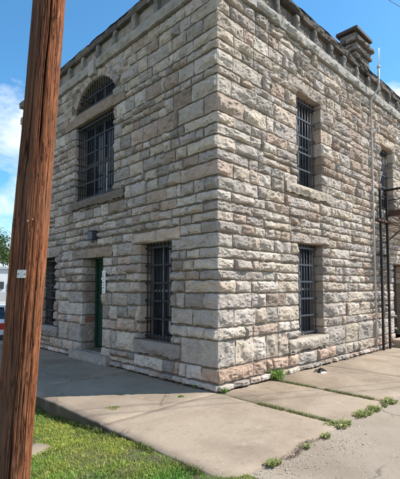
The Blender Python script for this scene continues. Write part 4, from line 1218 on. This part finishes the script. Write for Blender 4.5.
for (x0, x1, z0, z1, nm_, m_) in ((15.9, 17.3, 1.5, 2.6, 'window', M_GLASS), (17.9, 18.8, -.1, 2.4, 'door', M_CURT), (8, 10.4, 1.5, 2.6, 'window', M_GLASS), (22, 24.2, 1.5, 2.6, 'window', M_GLASS)):
    mb = MB(); mb.box((x0, 61.8, z0), (x1, 62.05, z1)); hb(mb, nm_, m_)
def tree(loc, ht, cr, seed, label, nleaf=7000):
    T = empty('broadleaf_tree', loc); tag(T, label, 'tree', 'trees beyond the far building')
    rr = np.random.RandomState(seed)
    mb = MB(); mb.tube([(0, 0, 0), (.1, 0, ht * .25), (-.1, .1, ht * .5), (.1, 0, ht * .8)], [.32, .25, .17, .05], 10)
    tips = []
    for i in range(16):
        a = rr.uniform(0, 6.28); z0 = ht * rr.uniform(.3, .65); L = cr * rr.uniform(.5, .95)
        e = (math.cos(a) * L, math.sin(a) * L, z0 + ht * rr.uniform(.08, .28)); tips.append(e)
        mb.tube([(0, 0, z0), (e[0] * .5, e[1] * .5, z0 + (e[2] - z0) * .6), e], [.11, .07, .02], 6)
    o = mb.build('trunk', [M_BARK], T)
    mb = MB(); ncl = 46
    cl = []
    for i in range(ncl):
        d_ = rr.normal(size=3); d_ /= np.linalg.norm(d_); q = rr.uniform(.3, 1) ** .5
        cl.append((d_[0] * cr * q * .85, d_[1] * cr * q * .85, ht * .62 + d_[2] * ht * .36 * q, cr * rr.uniform(.18, .36)))
    per = nleaf // ncl
    for (x, y, z_, s_) in cl:
        d_ = rr.normal(size=(per, 3)); d_ /= np.linalg.norm(d_, axis=1)[:, None]; q = rr.rand(per, 1) ** .45
        p = np.array([x, y, z_]) + d_ * q * s_
        u = rr.normal(size=(per, 3)); u /= np.linalg.norm(u, axis=1)[:, None]; w = np.cross(u, rr.normal(size=(per, 3))); w /= np.linalg.norm(w, axis=1)[:, None]
        sz = rr.uniform(.12, .26, (per, 1))
        V = np.stack([p - u * sz, p + w * sz * .5, p + u * sz, p - w * sz * .5], 1).reshape(-1, 3)
        F = np.arange(per * 4).reshape(-1, 4)
        c = np.array([(.05, .085, .02), (.075, .12, .028), (.04, .07, .018)])[rr.choice(3)] * rr.uniform(.8, 1.25, (per, 1))
        mb.add(V, F, 0, np.repeat(c, 4, 0))
    mb.build('crown', [M_LEAF], T)
tree((21.6, 84, -.7), 14.4, 5.6, 1, 'tall bushy green tree rising behind the white building', 9000)
tree((10, 90, -.7), 11.0, 4.5, 2, 'lower round green tree behind the white building left of the tall one', 6000)
tree((34, 92, -.7), 11.5, 4.5, 3, 'round green tree behind the right end of the white building', 5000)

# ------------------------------------------------------------------ sky, sun, camera
world = bpy.data.worlds.new('World'); scene.world = world; world.use_nodes = True
nt = world.node_tree; k = N(nt); bg = nt.nodes['Background']
sky = k.new('ShaderNodeTexSky', sky_type='NISHITA'); sky.sun_disc = False
sky.sun_elevation = R(SUN_EL)
az = math.atan2(SAZ[0], SAZ[1])            # clockwise from +Y
sky.sun_rotation = az
sky.air_density = 1.0; sky.dust_density = .6; sky.ozone_density = 2.0; sky.altitude = 200
tc = k.new('ShaderNodeTexCoord'); mp = k.new('ShaderNodeMapping'); mp.inputs['Scale'].default_value = (1, 1, 2.6); mp.inputs['Location'].default_value = (-3.6564, 3.4743, 2.6377)
k.lk(tc.outputs['Generated'], mp.inputs['Vector'])
n1 = k.noise(mp.outputs[0], 2.6, 9, .58, .35)
sep = k.new('ShaderNodeSeparateXYZ'); k.lk(tc.outputs['Generated'], sep.inputs[0])
low = k.ramp(sep.outputs['Z'], [(.0, .2), (.40, .09), (.5, .0), (1.0, 0.0)])
side = k.ramp(k.math('ADD', k.math('MULTIPLY', sep.outputs['X'], -1.0), k.math('MULTIPLY', sep.outputs['Y'], -.35)), [(.12, 0.0), (.55, .24)])  # extra unseen clouds, added to whiten the ambient light in the shade
cl = k.ramp(k.math('SUBTRACT', k.math('ADD', k.math('ADD', n1, side), low), k.ramp(sep.outputs['Z'], [(.40, 0.0), (.52, .12)])), [(.60, 0.0), (.74, .85), (.88, 1.0)])
cloudcol = k.mix(1.0, (5.6, 6.0, 6.6), k.ramp(n1, [(.45, .85), (.8, 1.15)]), 'MULTIPLY')
skyc = k.mix(1.0, sky.outputs[0], (.52, .97, 1.12), 'MULTIPLY')
mixc = k.mix(cl, skyc, cloudcol)
k.lk(mixc, bg.inputs['Color']); bg.inputs['Strength'].default_value = .14
ld = bpy.data.lights.new('sun', 'SUN'); ld.energy = 5.0; ld.angle = R(.55); ld.color = (1.0, .93, .84)
sun = bpy.data.objects.new('sun', ld); COL.objects.link(sun)
dv = Vector((SAZ[0] * math.cos(R(SUN_EL)), SAZ[1] * math.cos(R(SUN_EL)), math.sin(R(SUN_EL))))
sun.rotation_euler = dv.to_track_quat('Z', 'Y').to_euler(); sun.location = dv * 50
cam = bpy.data.cameras.new('camera'); co = bpy.data.objects.new('camera', cam); COL.objects.link(co)
PITCH, YAW = R(3.197), R(45.639)
fwd = Vector((math.cos(PITCH) * math.cos(YAW), math.cos(PITCH) * math.sin(YAW), math.sin(PITCH)))
co.location = (-4.894, -4.582, 1.7); co.rotation_euler = fwd.to_track_quat('-Z', 'Y').to_euler()
cam.sensor_fit = 'HORIZONTAL'; cam.sensor_width = 36; cam.lens = 403.85 / 400 * 36
cam.shift_y = (265.0 - 239.5) / 479 * (1024 / 855) ; cam.clip_start = .05; cam.clip_end = 6000
scene.camera = co
scene.view_settings.view_transform = 'Standard'; scene.view_settings.look = 'None'
scene.view_settings.exposure = 0.62; scene.view_settings.gamma = 1.0; scene.view_settings.use_curve_mapping = False
scene.cycles.max_bounces = 6
